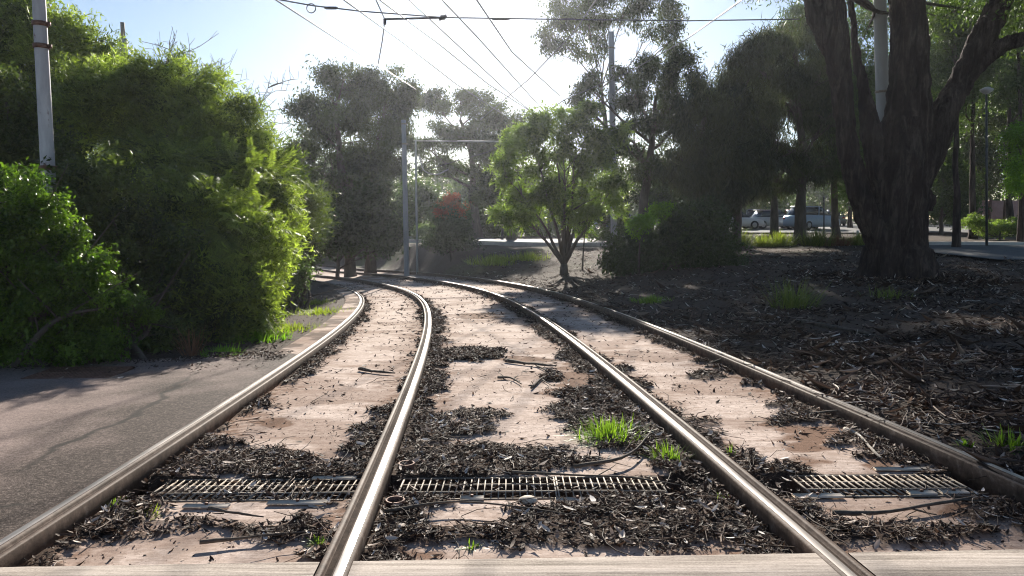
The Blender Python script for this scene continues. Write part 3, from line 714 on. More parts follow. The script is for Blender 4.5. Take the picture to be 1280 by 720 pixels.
# ------------------------------------------------------------------ foliage
def quadleaf(L, W): return [[0, 0, 0], [L*.45, W/2, 0], [L, 0, 0], [L*.45, -W/2, 0]]
def make_spray(kind, rg):
    V = []; Q_ = []; T = []
    def leaf(p, d, nrm, L, W, t):
        d = d/np.linalg.norm(d); s = np.cross(nrm, d); s /= np.linalg.norm(s)+1e-9
        b = len(V); nn = np.cross(d, s)
        V.extend([p, p+d*L*.4+s*W/2, p+d*L-nn*L*.12, p+d*L*.4-s*W/2]); Q_.append([b, b+1, b+2, b+3]); T.extend([t]*4)
    if kind == 'euc':          # drooping narrow leaves
        for k in range(11):
            p = rg.normal(0, .28, 3)*np.array([1, 1, .8]); d = rg.normal(0, .6, 3)+np.array([0, 0, -.7])
            leaf(p, d, rg.normal(size=3), rg.uniform(.26, .42), rg.uniform(.07, .12), rg.normal(0, .1))
    elif kind == 'broad':
        for k in range(12):
            p = rg.normal(0, .24, 3); d = rg.normal(0, .7, 3)+np.array([0, 0, -.25])
            leaf(p, d, rg.normal(0, .5, 3)+np.array([0, 0, 1]), rg.uniform(.26, .4), rg.uniform(.12, .18), rg.normal(0, .12))
    elif kind == 'cas':        # hanging needles
        for k in range(14):
            p = rg.normal(0, .25, 3); d = rg.normal(0, .35, 3)+np.array([0, 0, rg.choice([-1., -1., .5])])
            leaf(p, d, rg.normal(size=3), rg.uniform(.45, .8), .06, rg.normal(0, .14))
    elif kind == 'frond':      # feathery frond along x, leaflets both sides, arching down
        x = 0; cv = rg.uniform(.2, .9)
        for k in range(15):
            t = k/14; p = np.array([t*1.0, 0, -cv*.35*t*t]); sl = .27*(1-.55*abs(t-.35))*rg.uniform(.8, 1.15)
            for sg in (-1, 1):
                leaf(p, np.array([.55+.3*t, sg, -.35+rg.normal(0, .15)]), np.array([.1, 0, 1])+rg.normal(0, .25, 3), sl, .055, rg.normal(0, .06)+.15*t)
        b = len(V); V.extend([np.array([0, -.008, 0]), np.array([0, .008, 0]), np.array([.5, .008, -cv*.09]), np.array([.5, -.008, -cv*.09])]); Q_.append([b, b+1, b+2, b+3]); T.extend([0]*4)
        b = len(V); V.extend([np.array([.5, -.008, -cv*.09]), np.array([.5, .008, -cv*.09]), np.array([1, .003, -cv*.35]), np.array([1, -.003, -cv*.35])]); Q_.append([b, b+1, b+2, b+3]); T.extend([0]*4)
    elif kind == 'thread':     # fine needle-like wattle spray: shoots with many fine short leaves
        for j in range(2):
            d0 = np.array([1, rg.normal(0, .35), rg.normal(.0, .3)]); p0 = rg.normal(0, .05, 3)
            for k in range(11):
                t = k/10; p = p0+d0*t*.9-np.array([0, 0, .28*t*t]); 
                leaf(p, d0*.7+rg.normal(0, .55, 3)+np.array([0, 0, .1]), rg.normal(size=3), rg.uniform(.2, .34), .062, rg.normal(0, .12)+.25*(t-.4))
    elif kind == 'willow':
        for j in range(4):
            d0 = rg.normal(0, .7, 3)+np.array([0, 0, .15]); d0 /= np.linalg.norm(d0); p0 = rg.normal(0, .08, 3)
            for k in range(7):
                t = k/6; p = p0+d0*t*.8-np.array([0, 0, .3*t*t])
                leaf(p, d0+rg.normal(0, .5, 3)-np.array([0, 0, .4]), rg.normal(size=3), rg.uniform(.28, .44), .13, rg.normal(0, .16))
    return np.array(V), np.array(Q_), np.array(T)
SPR = {k: [make_spray(k, np.random.default_rng(100+i)) for i in range(4)] for k in ('euc', 'broad', 'cas', 'frond', 'thread', 'willow')}
def rand_rot(n, rg, upright=False, out=None, droop=0.):
    if upright:
        return rotmats(n, rg, .35)
    if out is not None:    # x axis roughly along the outward direction
        ex = out+rg.normal(0, .45, (n, 3)); ex[:, 2] += .25-droop; ex /= np.linalg.norm(ex, axis=1)[:, None]
        up = np.array([0, 0, 1.])+rg.normal(0, .25, (n, 3)); ey = np.cross(up, ex); ey /= np.linalg.norm(ey, axis=1)[:, None]; ez = np.cross(ex, ey)
        return np.stack([ex, ey, ez], -1)
    return rotmats(n, rg, .8)
def blob_points(blobs, n, rg, sub=14, sig=.26, shell=.45, flat=1.):
    """blobs: (c, r(3)); returns pos, outward, clump tint"""
    B = [(np.asarray(c, float), np.asarray(r, float)) for c, r in blobs]
    w = np.array([(r.prod())**(2/3) for c, r in B]); w /= w.sum()
    P = []; O = []; T = []
    for (c, r), ww in zip(B, w):
        k = max(3, int(n*ww)); ns = max(4, int(sub))
        d = rg.normal(size=(ns, 3)); d /= np.linalg.norm(d, axis=1)[:, None]; rad = shell+(1-shell)*rg.random(ns)**.6
        sc = d*rad[:, None]; st = rg.normal(0, .22, ns); j = rg.integers(0, ns, k)
        q = sc[j]+rg.normal(0, sig, (k, 3))*np.array([1, 1, flat]); P.append(c+q*r); O.append(q/(np.linalg.norm(q, axis=1)[:, None]+1e-6)); T.append(st[j])
    return np.concatenate(P), np.concatenate(O), np.concatenate(T)
def foliage(name, blobs, n, kind, size, mat, parent, rg, sub=14, sig=.26, shell=.45, droop=0., extra=None, zmin=None, flat=1.):
    P, O, T = blob_points(blobs, n, rg, sub, sig, shell, flat)
    if zmin is not None: k = P[:, 2] > zmin; P, O, T = P[k], O[k], T[k]
    parts = []; var = rg.integers(0, 4, len(P))
    base = parent_world(parent)
    for v in range(4):
        k = var == v; m_ = int(k.sum())
        if not m_: continue
        TV, TQ, TT = SPR[kind][v]
        R = rand_rot(m_, rg, out=O[k], droop=droop) if kind in ('frond', 'thread') else rand_rot(m_, rg, upright=True)
        V_, Q_, t_ = inst(TV, TQ, P[k], R, rg.uniform(.7, 1.3, m_)*size, .42+T[k]+rg.normal(0, .07, m_), TT)
        parts.append((V_, Q_, t_))
    V_, F_, T_ = merge(parts)
    return mesh_obj(name, V_, F_, M[mat], parent, tint=T_, loc=base)
def pb(D, lst, dep=1.):
    """picture blobs -> world blobs at depth D; entry (px,py,rx,ry[,dd])"""
    out = []
    for b in lst:
        d = D+(b[4] if len(b) > 4 else 0); c = at(b[0], b[1], d); rx, rz = b[2]/F*d, b[3]/F*d
        out.append((c, (rx, (rx+rz)/2*dep, rz)))
    return out
def limbs(mb, tr, blobs, rg, r0, sub=4, sides=6, zfrac=(.35, .9)):
    """branches from trunk polyline tr to blobs"""
    for c, r in blobs:
        c = np.asarray(c); r = np.asarray(r)
        # attach to a trunk point lower than the blob
        zz = tr[:, 2]; tgt = c[2]-np.hypot(*(tr[-1, :2]-c[:2]))*.8-r[2]*.5
        k = int(np.clip(np.argmin(np.abs(zz-tgt)), len(tr)*zfrac[0], len(tr)-1)); a = tr[k]
        rr = r0*(1-.75*k/len(tr))*.55
        mid = (a+c)/2+np.array([0, 0, -.05])*np.linalg.norm(c-a)+rg.normal(0, .05, 3)*np.linalg.norm(c-a)
        C = curve_pts([a, mid, c], 10, .03, int(rg.integers(1e6))); mb.tube(C, np.linspace(rr, rr*.4, 10), sides)
        for _ in range(sub):
            e = c+rg.normal(0, .55, 3)*r; s = C[rg.integers(4, 10)]
            m2 = (s+e)/2+rg.normal(0, .08, 3)*np.linalg.norm(e-s)
            mb.tube(curve_pts([s, m2, e], 6, .01, 1), np.linspace(rr*.4, rr*.08, 6), 4)
def tree(name, label, cat, base, trunkpx, D, r0, blobs, n, kind, size, leafm, barkm='bark', sub=14, sig=.26, shell=.45, group=None, seed=1, lsub=4, dep=1., limbs_on=True, extra=None, sides=8, flat=1.):
    rg = np.random.default_rng(seed)
    b = np.array([base[0], base[1], zg1(base[0], base[1])])
    root = empty(name, b, label, cat, group)
    P = [b-np.array([0, 0, .15])]+[at(px, py, D+(dd[0] if dd else 0)) for px, py, *dd in trunkpx]
    tr = curve_pts(P, 22, r0*.15, seed); mb = MB()
    rad = r0*(1-.72*np.linspace(0, 1, 22)); rad[0] *= 1.35; rad[1] *= 1.1
    mb.tube(tr, rad, sides, rough=.15, seed=seed)
    B = pb(D, blobs, dep)
    if extra: B += extra
    if limbs_on: limbs(mb, tr, B, rg, r0, lsub)
    mb.build('trunk', M[barkm], root, smooth=True)
    foliage('crown', B, n, kind, size, leafm, root, rg, sub, sig, shell, flat=flat)
    return root
def gx(px, D): p = at(px, 300, D); return (p[0], p[1])

# --- centre: tall dark gum group
tree('gum_tree', 'tall dark round-crowned gum tree left of the grey pole beyond the bend', 'tree', gx(438, 38), [(432, 250), (425, 190), (420, 130)], 38, .32,
     [(420, 125, 45, 40), (395, 150, 30, 36), (430, 100, 30, 22), (385, 185, 30, 24, 1), (370, 195, 22, 12), (425, 175, 45, 30, 1), (405, 215, 32, 26), (440, 225, 42, 30)], 3600, 'euc', .62, 'euc', seed=3, sub=12, sig=.16, shell=.55)
tree('gum_tree', 'tall dark gum tree just left of the grey pole, its crown merged with its neighbour', 'tree', gx(462, 39), [(465, 250), (470, 190), (482, 130)], 39, .3,
     [(485, 110, 30, 24), (475, 140, 38, 34), (500, 150, 20, 32), (460, 110, 26, 20), (490, 190, 28, 26), (465, 215, 32, 30), (505, 120, 14, 22)], 3000, 'euc', .62, 'euc', seed=4, sub=12, sig=.16, shell=.55)
tree('broad_shrub', 'dark bulky shrub filling the foot of the merged gum trees', 'shrub', gx(420, 36), [(425, 290)], 36, .12, [(405, 275, 42, 30), (450, 270, 36, 34), (480, 285, 22, 22), (400, 303, 40, 14), (445, 305, 40, 12), (480, 305, 20, 10)], 2200, 'broad', .62, 'dense_leaf', seed=5)
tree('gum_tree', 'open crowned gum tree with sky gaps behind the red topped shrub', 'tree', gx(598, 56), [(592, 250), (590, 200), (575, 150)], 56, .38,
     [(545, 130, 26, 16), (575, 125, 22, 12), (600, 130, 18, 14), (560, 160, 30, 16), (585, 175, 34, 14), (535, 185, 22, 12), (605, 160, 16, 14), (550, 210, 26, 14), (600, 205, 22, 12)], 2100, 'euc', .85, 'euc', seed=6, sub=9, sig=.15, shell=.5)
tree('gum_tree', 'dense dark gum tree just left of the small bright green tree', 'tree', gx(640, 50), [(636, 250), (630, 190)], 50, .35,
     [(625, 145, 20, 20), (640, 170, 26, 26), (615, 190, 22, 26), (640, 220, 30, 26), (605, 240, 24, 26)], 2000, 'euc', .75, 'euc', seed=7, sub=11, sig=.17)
tree('red_topped_shrub', 'rounded dark shrub with a red flush of leaves on top, beside the white post', 'shrub', gx(564, 35), [(563, 290)], 35, .08, [(563, 292, 25, 20), (563, 272, 20, 16), (552, 302, 20, 12), (578, 302, 20, 12)], 1700, 'broad', .32, 'dense_leaf', seed=8)
r_ = bpy.data.objects['red_topped_shrub']
foliage('red_flush', pb(34.6, [(560, 256, 17, 11), (576, 262, 11, 10), (552, 264, 9, 9), (565, 248, 9, 6)]), 420, 'broad', .2, 'red', r_, np.random.default_rng(9), sub=8)
# undergrowth beyond centre road
for i, (px, py, rx, ry, D, lm, lab) in enumerate([
    (385, 268, 26, 26, 30, 'grey_leaf', 'olive leafy bush beyond the pale shrub at the end of the thicket'), (360, 250, 24, 34, 26, 'willowy', 'loose olive green bush peeping over the right end of the thicket'),
    (355, 215, 16, 16, 34, 'euc_far', 'small rounded crown above the right end of the thicket'),
    (520, 255, 26, 40, 62, 'euc_far', 'green tree behind the white post across the sunlit road'), (490, 265, 20, 26, 66, 'willowy', 'light green bush behind the grey pole across the sunlit road'),
    (600, 275, 26, 18, 58, 'dense_leaf', 'low dark bush right of the red topped shrub across the road'), (660, 265, 40, 30, 64, 'euc_far', 'mid green bush seen through the small bright tree'),
    (725, 262, 40, 32, 60, 'euc_far', 'green bush behind the stems of the small bright tree'), (540, 292, 16, 10, 52, 'grey_leaf', 'low olive bush between white post and red topped shrub'),
    (445, 295, 26, 8, 60, 'dense_leaf', 'low dark hedge bush at the foot of the dark gums across the road')]):
    tree('bush', lab, 'bush', gx(px, D), [(px, py+ry*.5)], D, .08, [(px, py, rx, ry), (px-rx*.5, py+ry*.4, rx*.7, ry*.7), (px+rx*.5, py+ry*.4, rx*.7, ry*.7)], 700, 'broad', .016*D, lm, seed=20+i, group='bushes beyond the bend')
# --- small bright tree (many stems)
def multi_stem():
    D = 20.3; b2 = ong(705, 343); b = np.array([b2[0], b2[1], b2[2]]); D = b[1]
    root = empty('small_wattle_tree', b, 'small bright green tree with many thin stems on the bank beside the bend', 'tree')
    rg = np.random.default_rng(12); mb = MB()
    B = pb(D, [(640, 215, 26, 30), (655, 175, 24, 24), (690, 160, 30, 26), (730, 165, 28, 30), (765, 185, 24, 30), (745, 215, 30, 28), (700, 210, 34, 30), (665, 250, 34, 26), (720, 255, 34, 24), (640, 265, 22, 20), (770, 245, 20, 26), (675, 145, 16, 12), (735, 140, 18, 12)], .9)
    mb.tube([b-np.array([0, 0, .1]), at(705, 330, D)], [.17, .12], 8)
    for k, (mx, my, ex, ey) in enumerate([(690, 300, 640, 230), (697, 290, 668, 180), (703, 280, 690, 170), (712, 285, 722, 170), (716, 290, 745, 190), (722, 300, 765, 235), (685, 305, 650, 262), (706, 250, 705, 200), (713, 260, 735, 150)]):
        P = curve_pts([at(705, 332, D), at(mx, my, D+rg.uniform(-.3, .3)), at((mx+ex)/2+rg.uniform(-4, 4), (my+ey)/2, D+rg.uniform(-.6, .6)), at(ex, ey, D+rg.uniform(-.9, .9))], 16, .02, k)
        mb.tube(P, np.linspace(.075, .015, 16), 6)
        for _ in range(7):
            s = P[rg.integers(6, 16)]; e = s+np.array([rg.normal(0, .5), rg.normal(0, .5), rg.uniform(.2, .9)]); mb.tube(curve_pts([s, (s+e)/2+rg.normal(0, .05, 3), e], 5), np.linspace(.02, .005, 5), 4)
    mb.build('trunk', M['bark'], root, smooth=True)
    foliage('crown', B, 2300, 'willow', .30, 'willowy', root, rg, sub=11, sig=.17)
    b = ong(728, 338); r2 = empty('sapling', b, 'thin sapling with a single stem just right of the small bright tree', 'tree'); mb = MB()
    mb.tube(curve_pts([b, at(730, 300, b[1]), at(735, 270, b[1])], 10, .01, 3), np.linspace(.035, .012, 10), 6); mb.build('trunk', M['bark'], r2)
    foliage('crown', pb(b[1], [(737, 262, 16, 14), (730, 285, 9, 6)]), 200, 'willow', .26, 'willowy', r2, rg, sub=6)
multi_stem()
# --- tall gum behind grey pole right of centre
tree('gum_tree', 'tall spreading gum tree whose crown leaves the top of the picture near the sun', 'tree', gx(752, 45), [(755, 230), (757, 160), (752, 110)], 45, .3,
     [(720, 20, 40, 26), (700, 48, 24, 22), (765, 15, 50, 22), (815, 25, 34, 26), (790, -30, 50, 30), (725, -40, 40, 26), (740, 60, 22, 16), (840, 50, 20, 20)], 2300, 'euc', .72, 'euc', seed=31, sub=12, sig=.15, shell=.5, lsub=7)
tree('gum_tree', 'gum tree with a ragged crown right of the tall grey pole', 'tree', gx(800, 32), [(805, 250), (815, 180), (820, 120)], 32, .26,
     [(780, 110, 22, 20), (815, 95, 26, 22), (850, 85, 22, 20), (850, 115, 30, 26), (800, 140, 30, 20), (735, 105, 16, 16), (790, 175, 26, 20), (840, 160, 30, 22), (820, 200, 40, 22), (730, 130, 18, 14)], 2900, 'euc', .52, 'euc', seed=32, sub=11, sig=.16)
tree('gum_tree', 'dark gum tree between the ragged gum and the sheoaks', 'tree', gx(880, 30), [(880, 240), (878, 180), (885, 120)], 30, .28,
     [(880, 150, 34, 40), (860, 200, 36, 34), (900, 195, 40, 40), (880, 245, 50, 26), (870, 110, 16, 16)], 1800, 'cas', .55, 'cas', seed=33, sub=13, sig=.17)
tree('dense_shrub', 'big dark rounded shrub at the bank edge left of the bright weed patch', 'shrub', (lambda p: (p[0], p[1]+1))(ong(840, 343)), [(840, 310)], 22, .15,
     [(845, 300, 42, 34), (800, 315, 36, 26), (880, 300, 34, 36), (860, 272, 30, 20), (775, 328, 20, 14), (910, 320, 20, 20)], 4200, 'broad', .36, 'dense_leaf', seed=34, sub=20)
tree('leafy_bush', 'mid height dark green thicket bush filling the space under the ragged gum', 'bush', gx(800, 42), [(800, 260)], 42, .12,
     [(800, 235, 40, 28), (760, 255, 30, 24), (845, 245, 40, 34), (722, 250, 30, 26), (780, 200, 26, 20), (830, 205, 26, 22), (765, 290, 40, 14)], 2200, 'broad', .6, 'dense_leaf', seed=63, sub=14, sig=.2)
tree('vine_shrub', 'light leaved creeper on top of the big dark rounded shrub', 'shrub', (lambda p: (p[0], p[1]+.3))(ong(800, 343)), [(800, 300)], 20.5, .05, [(812, 275, 16, 10), (828, 262, 12, 7), (795, 285, 10, 8)], 260, 'broad', .26, 'bright', seed=35, sub=6)
# --- sheoaks
tree('sheoak_tree', 'dark drooping sheoak standing in front of the parked cars', 'tree', gx(1001, 34), [(1001, 250), (1003, 190), (998, 120), (995, 60)], 34, .30,
     [(990, 60, 38, 34), (955, 90, 34, 30), (1020, 90, 36, 34), (985, 130, 44, 30), (940, 140, 34, 34), (1030, 150, 30, 34), (960, 190, 44, 28), (1020, 205, 30, 22), (930, 215, 34, 24), (975, 235, 30, 12)], 2700, 'cas', .55, 'cas', seed=36, sub=12, sig=.15, lsub=8)
tree('sheoak_tree', 'dark sheoak left of the parked cars with foliage down to the ground', 'tree', gx(920, 31), [(922, 250), (925, 180), (930, 110)], 31, .22,
     [(925, 95, 26, 36), (905, 150, 30, 36), (935, 180, 36, 36), (895, 225, 34, 30), (935, 232, 22, 14), (960, 60, 26, 22)], 2100, 'cas', .55, 'cas', seed=37, sub=12, sig=.16, lsub=6)
tree('sheoak_tree', 'lighter topped sheoak just left of the huge trunk', 'tree', gx(1045, 42), [(1042, 240), (1040, 160), (1035, 100)], 42, .25,
     [(1000, 30, 30, 18), (1040, 60, 30, 30), (1045, 110, 34, 30), (1060, 160, 30, 30), (1045, 205, 26, 18)], 2000, 'cas', .65, 'euc_far', seed=38, sub=11, sig=.17, lsub=6)
# slim trees right of centre far
for i, (px, D, r, ty, lab, bl) in enumerate([
    (885, 48, .16, 200, 'slim trunked tree beside the leftmost parked car', [(885, 215, 26, 20), (900, 235, 20, 12)]), (922, 50, .2, 200, 'short dark tree in front of the white parked cars', [(915, 225, 28, 18), (940, 210, 22, 18)]),
    (1062, 60, .2, 150, 'far pale tree seen between the sheoak and the huge trunk', [(1062, 180, 26, 40), (1070, 240, 20, 24)]),
    (1196, 30, .17, 20, 'tall straight dark trunked tree right of the huge tree', [(1190, 60, 40, 34), (1200, 20, 40, 30)]),
    (1216, 40, .2, 40, 'dark trunked tree standing just left of the lamp post', [(1215, 80, 34, 40), (1235, 60, 30, 30), (1200, 130, 24, 26)]),
    (1262, 44, .22, 40, 'dark trunked tree before the pink wall', [(1265, 80, 36, 36), (1250, 120, 24, 20), (1290, 110, 30, 34)]),
    (1276, 34, .15, 0, 'slender tree at the right edge behind the bright leaves', [(1285, 40, 34, 34), (1290, 100, 24, 20)])]):
    tree('woodland_tree', lab, 'tree', gx(px, D), [(px, 200), (px+random.uniform(-4, 4), ty+20)], D, r, bl, 1700, 'euc', .016*D, 'euc_far', 'bark_dark', seed=50+i, sub=12, group='trees round the car park')
tree('sheoak_tree', 'dense dark sheoak behind the one whose trunk stands before the cars', 'tree', gx(968, 42), [(968, 230), (965, 150), (960, 90)], 42, .25,
     [(960, 80, 40, 34), (1000, 110, 40, 34), (950, 140, 40, 36), (1010, 170, 40, 34), (960, 200, 44, 30), (1035, 130, 34, 40), (900, 130, 30, 30), (1030, 200, 34, 26)], 1500, 'cas', .8, 'cas', seed=39, sub=12, sig=.18, lsub=4)
tree('woodland_tree', 'dark leafy tree directly behind the fork of the huge tree', 'tree', gx(1105, 40), [(1105, 200), (1105, 120)], 40, .25,
     [(1100, 60, 60, 50), (1090, 130, 50, 44), (1150, 110, 50, 50), (1110, 190, 50, 40), (1180, 60, 50, 50), (1075, 220, 30, 26)], 2800, 'euc', .75, 'euc_far', 'bark_dark', seed=40, sub=18, group='trees round the car park')
tree('woodland_tree', 'broad dark tree behind the right limb of the huge tree', 'tree', gx(1225, 52), [(1225, 200), (1225, 120)], 52, .3,
     [(1220, 60, 60, 50), (1260, 120, 60, 50), (1200, 150, 44, 50), (1240, 200, 50, 30), (1290, 40, 50, 50), (1200, 225, 40, 20)], 3200, 'euc', .95, 'euc', 'bark_dark', seed=41, sub=18, group='trees round the car park')
tree('bright_tree', 'bright yellow-green leafy tree at the right edge above the pink wall', 'tree', gx(1300, 32), [(1295, 240)], 32, .12, [(1270, 175, 14, 16), (1282, 200, 22, 26), (1275, 225, 18, 16), (1305, 180, 24, 30)], 900, 'broad', .38, 'bright', seed=60, sub=10)
tree('leafy_bush', 'tall green bush filling the gap right of the huge trunk', 'bush', gx(1175, 46), [(1180, 230)], 46, .15, [(1175, 190, 22, 40), (1185, 235, 22, 34), (1165, 150, 16, 30), (1205, 255, 20, 20)], 1500, 'broad', .6, 'euc_far', seed=61)
tree('leafy_bush', 'low green bush in front of the pink wall', 'bush', gx(1250, 38), [(1250, 285)], 38, .08, [(1215, 278, 12, 8), (1240, 287, 24, 9), (1270, 283, 20, 9)], 700, 'broad', .34, 'willowy', seed=62)

# --- the huge tree
def huge_tree():
    b = ong(1121, 350); D = float(b[1]); root = empty('huge_gum_tree', b, 'huge dark gum tree with furrowed bark dividing low into several trunks', 'tree')
    rg = np.random.default_rng(70); mb = MB(); k = D/F
    def st(pts, n, rpx, sides=26, rough=.16, seed=0):
        P = curve_pts([at(p[0], p[1], D+(p[2] if len(p) > 2 else 0)) for p in pts], n, .02, seed)
        R = np.interp(np.linspace(0, 1, n), np.linspace(0, 1, len(rpx)), rpx)*k*.86
        mb.tube(P, R, sides, rough=rough, seed=seed); return P
    st([(1122, 368), (1122, 345), (1121, 300), (1124, 250), (1127, 200), (1132, 150)], 80, [58, 47, 41, 38, 37, 38, 35, 30], 64, .16, 1)
    st([(1128, 190), (1136, 130), (1136, 70), (1134, 0), (1132, -80), (1136, -170)], 70, [32, 29, 26, 24, 22, 21, 16], 44, .15, 2)
    st([(1104, 310, -.1), (1088, 275, -.15), (1070, 225, -.2), (1058, 170, -.2), (1052, 110, -.2), (1047, 50, -.2), (1042, -10, -.2), (1030, -90, -.2)], 80, [20, 18, 14.5, 13.5, 13, 13.5, 14, 13, 11], 40, .15, 3)
    st([(1050, 105, -.2), (1038, 60, 0), (1020, 20, .1), (1008, -20, .2), (990, -70, .3)], 30, [12, 13, 13, 11, 8], 22, .12, 4)
    st([(1112, 250, 0), (1100, 200, .1), (1088, 155, .15), (1080, 110, .3), (1070, 60, .5), (1062, 0, .7)], 40, [20, 18, 13, 8, 5, 4], 26, .12, 5)
    st([(1136, 235, 0), (1160, 185, 0), (1184, 135, -.1), (1206, 95, -.1), (1227, 50, -.2), (1250, 2, -.2), (1275, -70, -.2)], 70, [26, 27, 20, 16, 16, 17, 15, 12], 38, .15, 6)
    st([(1204, 100, 0), (1230, 72, -.2), (1262, 54, -.4), (1300, 42, -.6), (1360, 10, -.8)], 30, [13, 12, 10, 9, 8], 24, .12, 7)
    st([(1158, 262, -.1), (1161, 252, -.14), (1160, 240, -.1)], 12, [7, 9, 7], 12)
    for a in range(11):      # root flare
        t = a/11*2*PI; q = b+np.array([math.cos(t)*1.08, math.sin(t)*1.0, -.12]); mid = b+np.array([math.cos(t)*.74, math.sin(t)*.74, .10])
        mb.tube(curve_pts([b+np.array([math.cos(t)*.5, math.sin(t)*.5, .7]), mid, q], 12), np.linspace(.26, .10, 12), 12, rough=.3, seed=a)
    raw = mb.build('raw', None, root, smooth=True)
    md = raw.modifiers.new('r', 'REMESH'); md.mode = 'VOXEL'; md.voxel_size = .034
    dg = bpy.context.evaluated_depsgraph_get(); dg.update(); ev = raw.evaluated_get(dg).to_mesh()
    nv = len(ev.vertices); V0 = np.empty(nv*3, np.float32); ev.vertices.foreach_get('co', V0); V0 = V0.reshape(-1, 3).astype(float)
    NN = np.empty(nv*3, np.float32); ev.vertex_normals.foreach_get('vector', NN); NN = NN.reshape(-1, 3)
    F4 = np.array([list(p.vertices) for p in ev.polygons if len(p.vertices) == 4]); raw.evaluated_get(dg).to_mesh_clear()
    bpy.data.objects.remove(raw)
    a_ = np.arctan2(V0[:, 1]-.1*np.sin(V0[:, 2]), V0[:, 0]-.06*V0[:, 2]*0)
    wx = V0[:, 0]*7+V0[:, 1]*1.5+1.2*(fbm(V0[:, 0]*2, V0[:, 2]*1.3, 4, 3)-.5); wy = V0[:, 1]*7+V0[:, 2]*1.1
    rd = 1-np.abs(fbm(wx, wy+V0[:, 2]*.6, 55, 4)*2-1)*2.2; lump = fbm(V0[:, 0]*1.4+V0[:, 1], V0[:, 2]*1.0, 66, 3)-.5
    V0 = V0+NN*(.055*rd-.035+.05*lump)[:, None]
    mesh_obj('trunk', V0, F4, M['bark_dark'], root, smooth=True)
    B = []
    for (px, py, r, dd) in [(1010, -90, 90, 0), (940, -60, 60, .5), (1060, -140, 110, 1), (1130, -190, 110, -1), (1230, -120, 100, 0), (1300, -70, 100, -1), (1350, 0, 70, -1), (1180, -60, 50, 1.5), (1080, -60, 60, 2), (1400, -60, 90, 1), (1200, 10, 30, 1.6), (1155, 15, 24, 2.2), (1275, 15, 34, 1), (1050, -5, 24, 1.5), (1085, 35, 14, 2)]:
        c = at(px, py, D+dd); B.append((c, (r*k, r*k*1.2, r*k*.7)))
    foliage('crown', B, 5200, 'euc', .34, 'euc_far', root, rg, sub=22, sig=.22)
    # small branches into the leaves
    mb = MB()
    for c, r in B:
        s = at(random.choice([1040, 1113, 1250]), -20, D); e = np.array(c); mb.tube(curve_pts([s, (s+e)/2+rg.normal(0, .2, 3), e], 9), np.linspace(.07, .02, 9), 6)
        for _ in range(5):
            e2 = e+rg.normal(0, .6, 3)*np.array(r); mb.tube(curve_pts([e, e2], 4), np.linspace(.02, .006, 4), 4)
    mb.build('branches', M['bark'], root)
huge_tree()

# --- left thicket
rgL = np.random.default_rng(80)
def shrub(name, label, px, D, blobs, n, kind, size, mat, seed, sub=20, sig=.24, shell=.55, stems=7, dep=1., group=None, flat=1., droop=0.):
    rg = np.random.default_rng(seed); x, y = gx(px, D); b = np.array([x, y, zg1(x, y)]); root = empty(name, b, label, 'shrub', group)
    B = pb(D, blobs, dep); mb = MB()
    for k in range(stems):
        c, r = B[k % len(B)]; e = np.array(c)+rg.normal(0, .3, 3)*np.array(r); s = b+np.array([rg.normal(0, .2), rg.normal(0, .2), -.05])
        m1 = (s+e)/2+np.array([0, 0, .1])+rg.normal(0, .15, 3); P = curve_pts([s, m1, e], 12, .02, k); mb.tube(P, np.linspace(.045, .012, 12), 6)
        for _ in range(5):
            q = P[rg.integers(4, 12)]; e2 = q+rg.normal(0, .35, 3)+np.array([0, 0, .25]); mb.tube(curve_pts([q, e2], 5, .01, 1), np.linspace(.014, .004, 5), 4)
    mb.build('stems', M['bark'], root)
    foliage('foliage', B, n, kind, size, mat, root, rg, sub, sig, shell, droop=droop, zmin=b[2]+.02, flat=flat); return root
G = 'shrubs of the left thicket'
shrub('wattle_shrub', 'feathery yellow-green wattle shrub, the big one facing the left rail', 310, 12.2,
      [(300, 240, 52, 36, 2), (312, 275, 32, 38, 2.5), (250, 235, 50, 36, 1.5), (308, 338, 32, 36, .5), (290, 310, 56, 46), (306, 390, 24, 24, -1.2), (230, 290, 46, 46), (285, 370, 46, 46, -1.), (336, 300, 18, 26, 2.5), (215, 225, 40, 30, 1.), (255, 270, 30, 20, -.6), (320, 300, 24, 18, -.5), (300, 350, 26, 16, -1.6), (262, 395, 30, 26, -1.8), (314, 248, 20, 16, 2)], 5600, 'thread', .34, 'wattle', 81, sub=26, sig=.15, shell=.7, droop=.45, dep=.9, group=G)
foliage('long_fronds', pb(11.8, [(300, 235, 60, 34, 1.5), (308, 300, 34, 52, .8), (265, 280, 60, 50), (300, 374, 30, 30, -1), (190, 200, 60, 20, 1)]), 520, 'frond', .42, 'wattle', bpy.data.objects['wattle_shrub'], np.random.default_rng(82), sub=30, sig=.15, shell=.85, droop=.4)
shrub('wattle_shrub', 'tall feathery wattle behind and above the front one, its top against the sky', 250, 15,
      [(215, 110, 46, 36), (260, 140, 46, 40), (180, 140, 50, 46), (290, 175, 36, 36), (150, 124, 42, 28), (235, 190, 70, 50), (320, 215, 40, 34), (130, 160, 50, 60), (326, 258, 30, 34), (344, 292, 20, 30)], 6500, 'thread', .36, 'wattle', 83, sub=22, sig=.16, shell=.6, group=G, droop=.2)
shrub('wattle_tree', 'tall wattle tree at the left edge behind the rusty white pole', 60, 17,
      [(40, 60, 60, 46), (90, 80, 50, 44), (-20, 40, 60, 60), (30, 130, 70, 50), (100, 140, 50, 50), (105, 74, 26, 22), (-40, 130, 60, 60), (130, 108, 26, 24), (5, 20, 40, 30), (165, 112, 20, 16)], 6000, 'thread', .42, 'wattle', 84, sub=22, sig=.16, shell=.6, group=G, droop=.1)
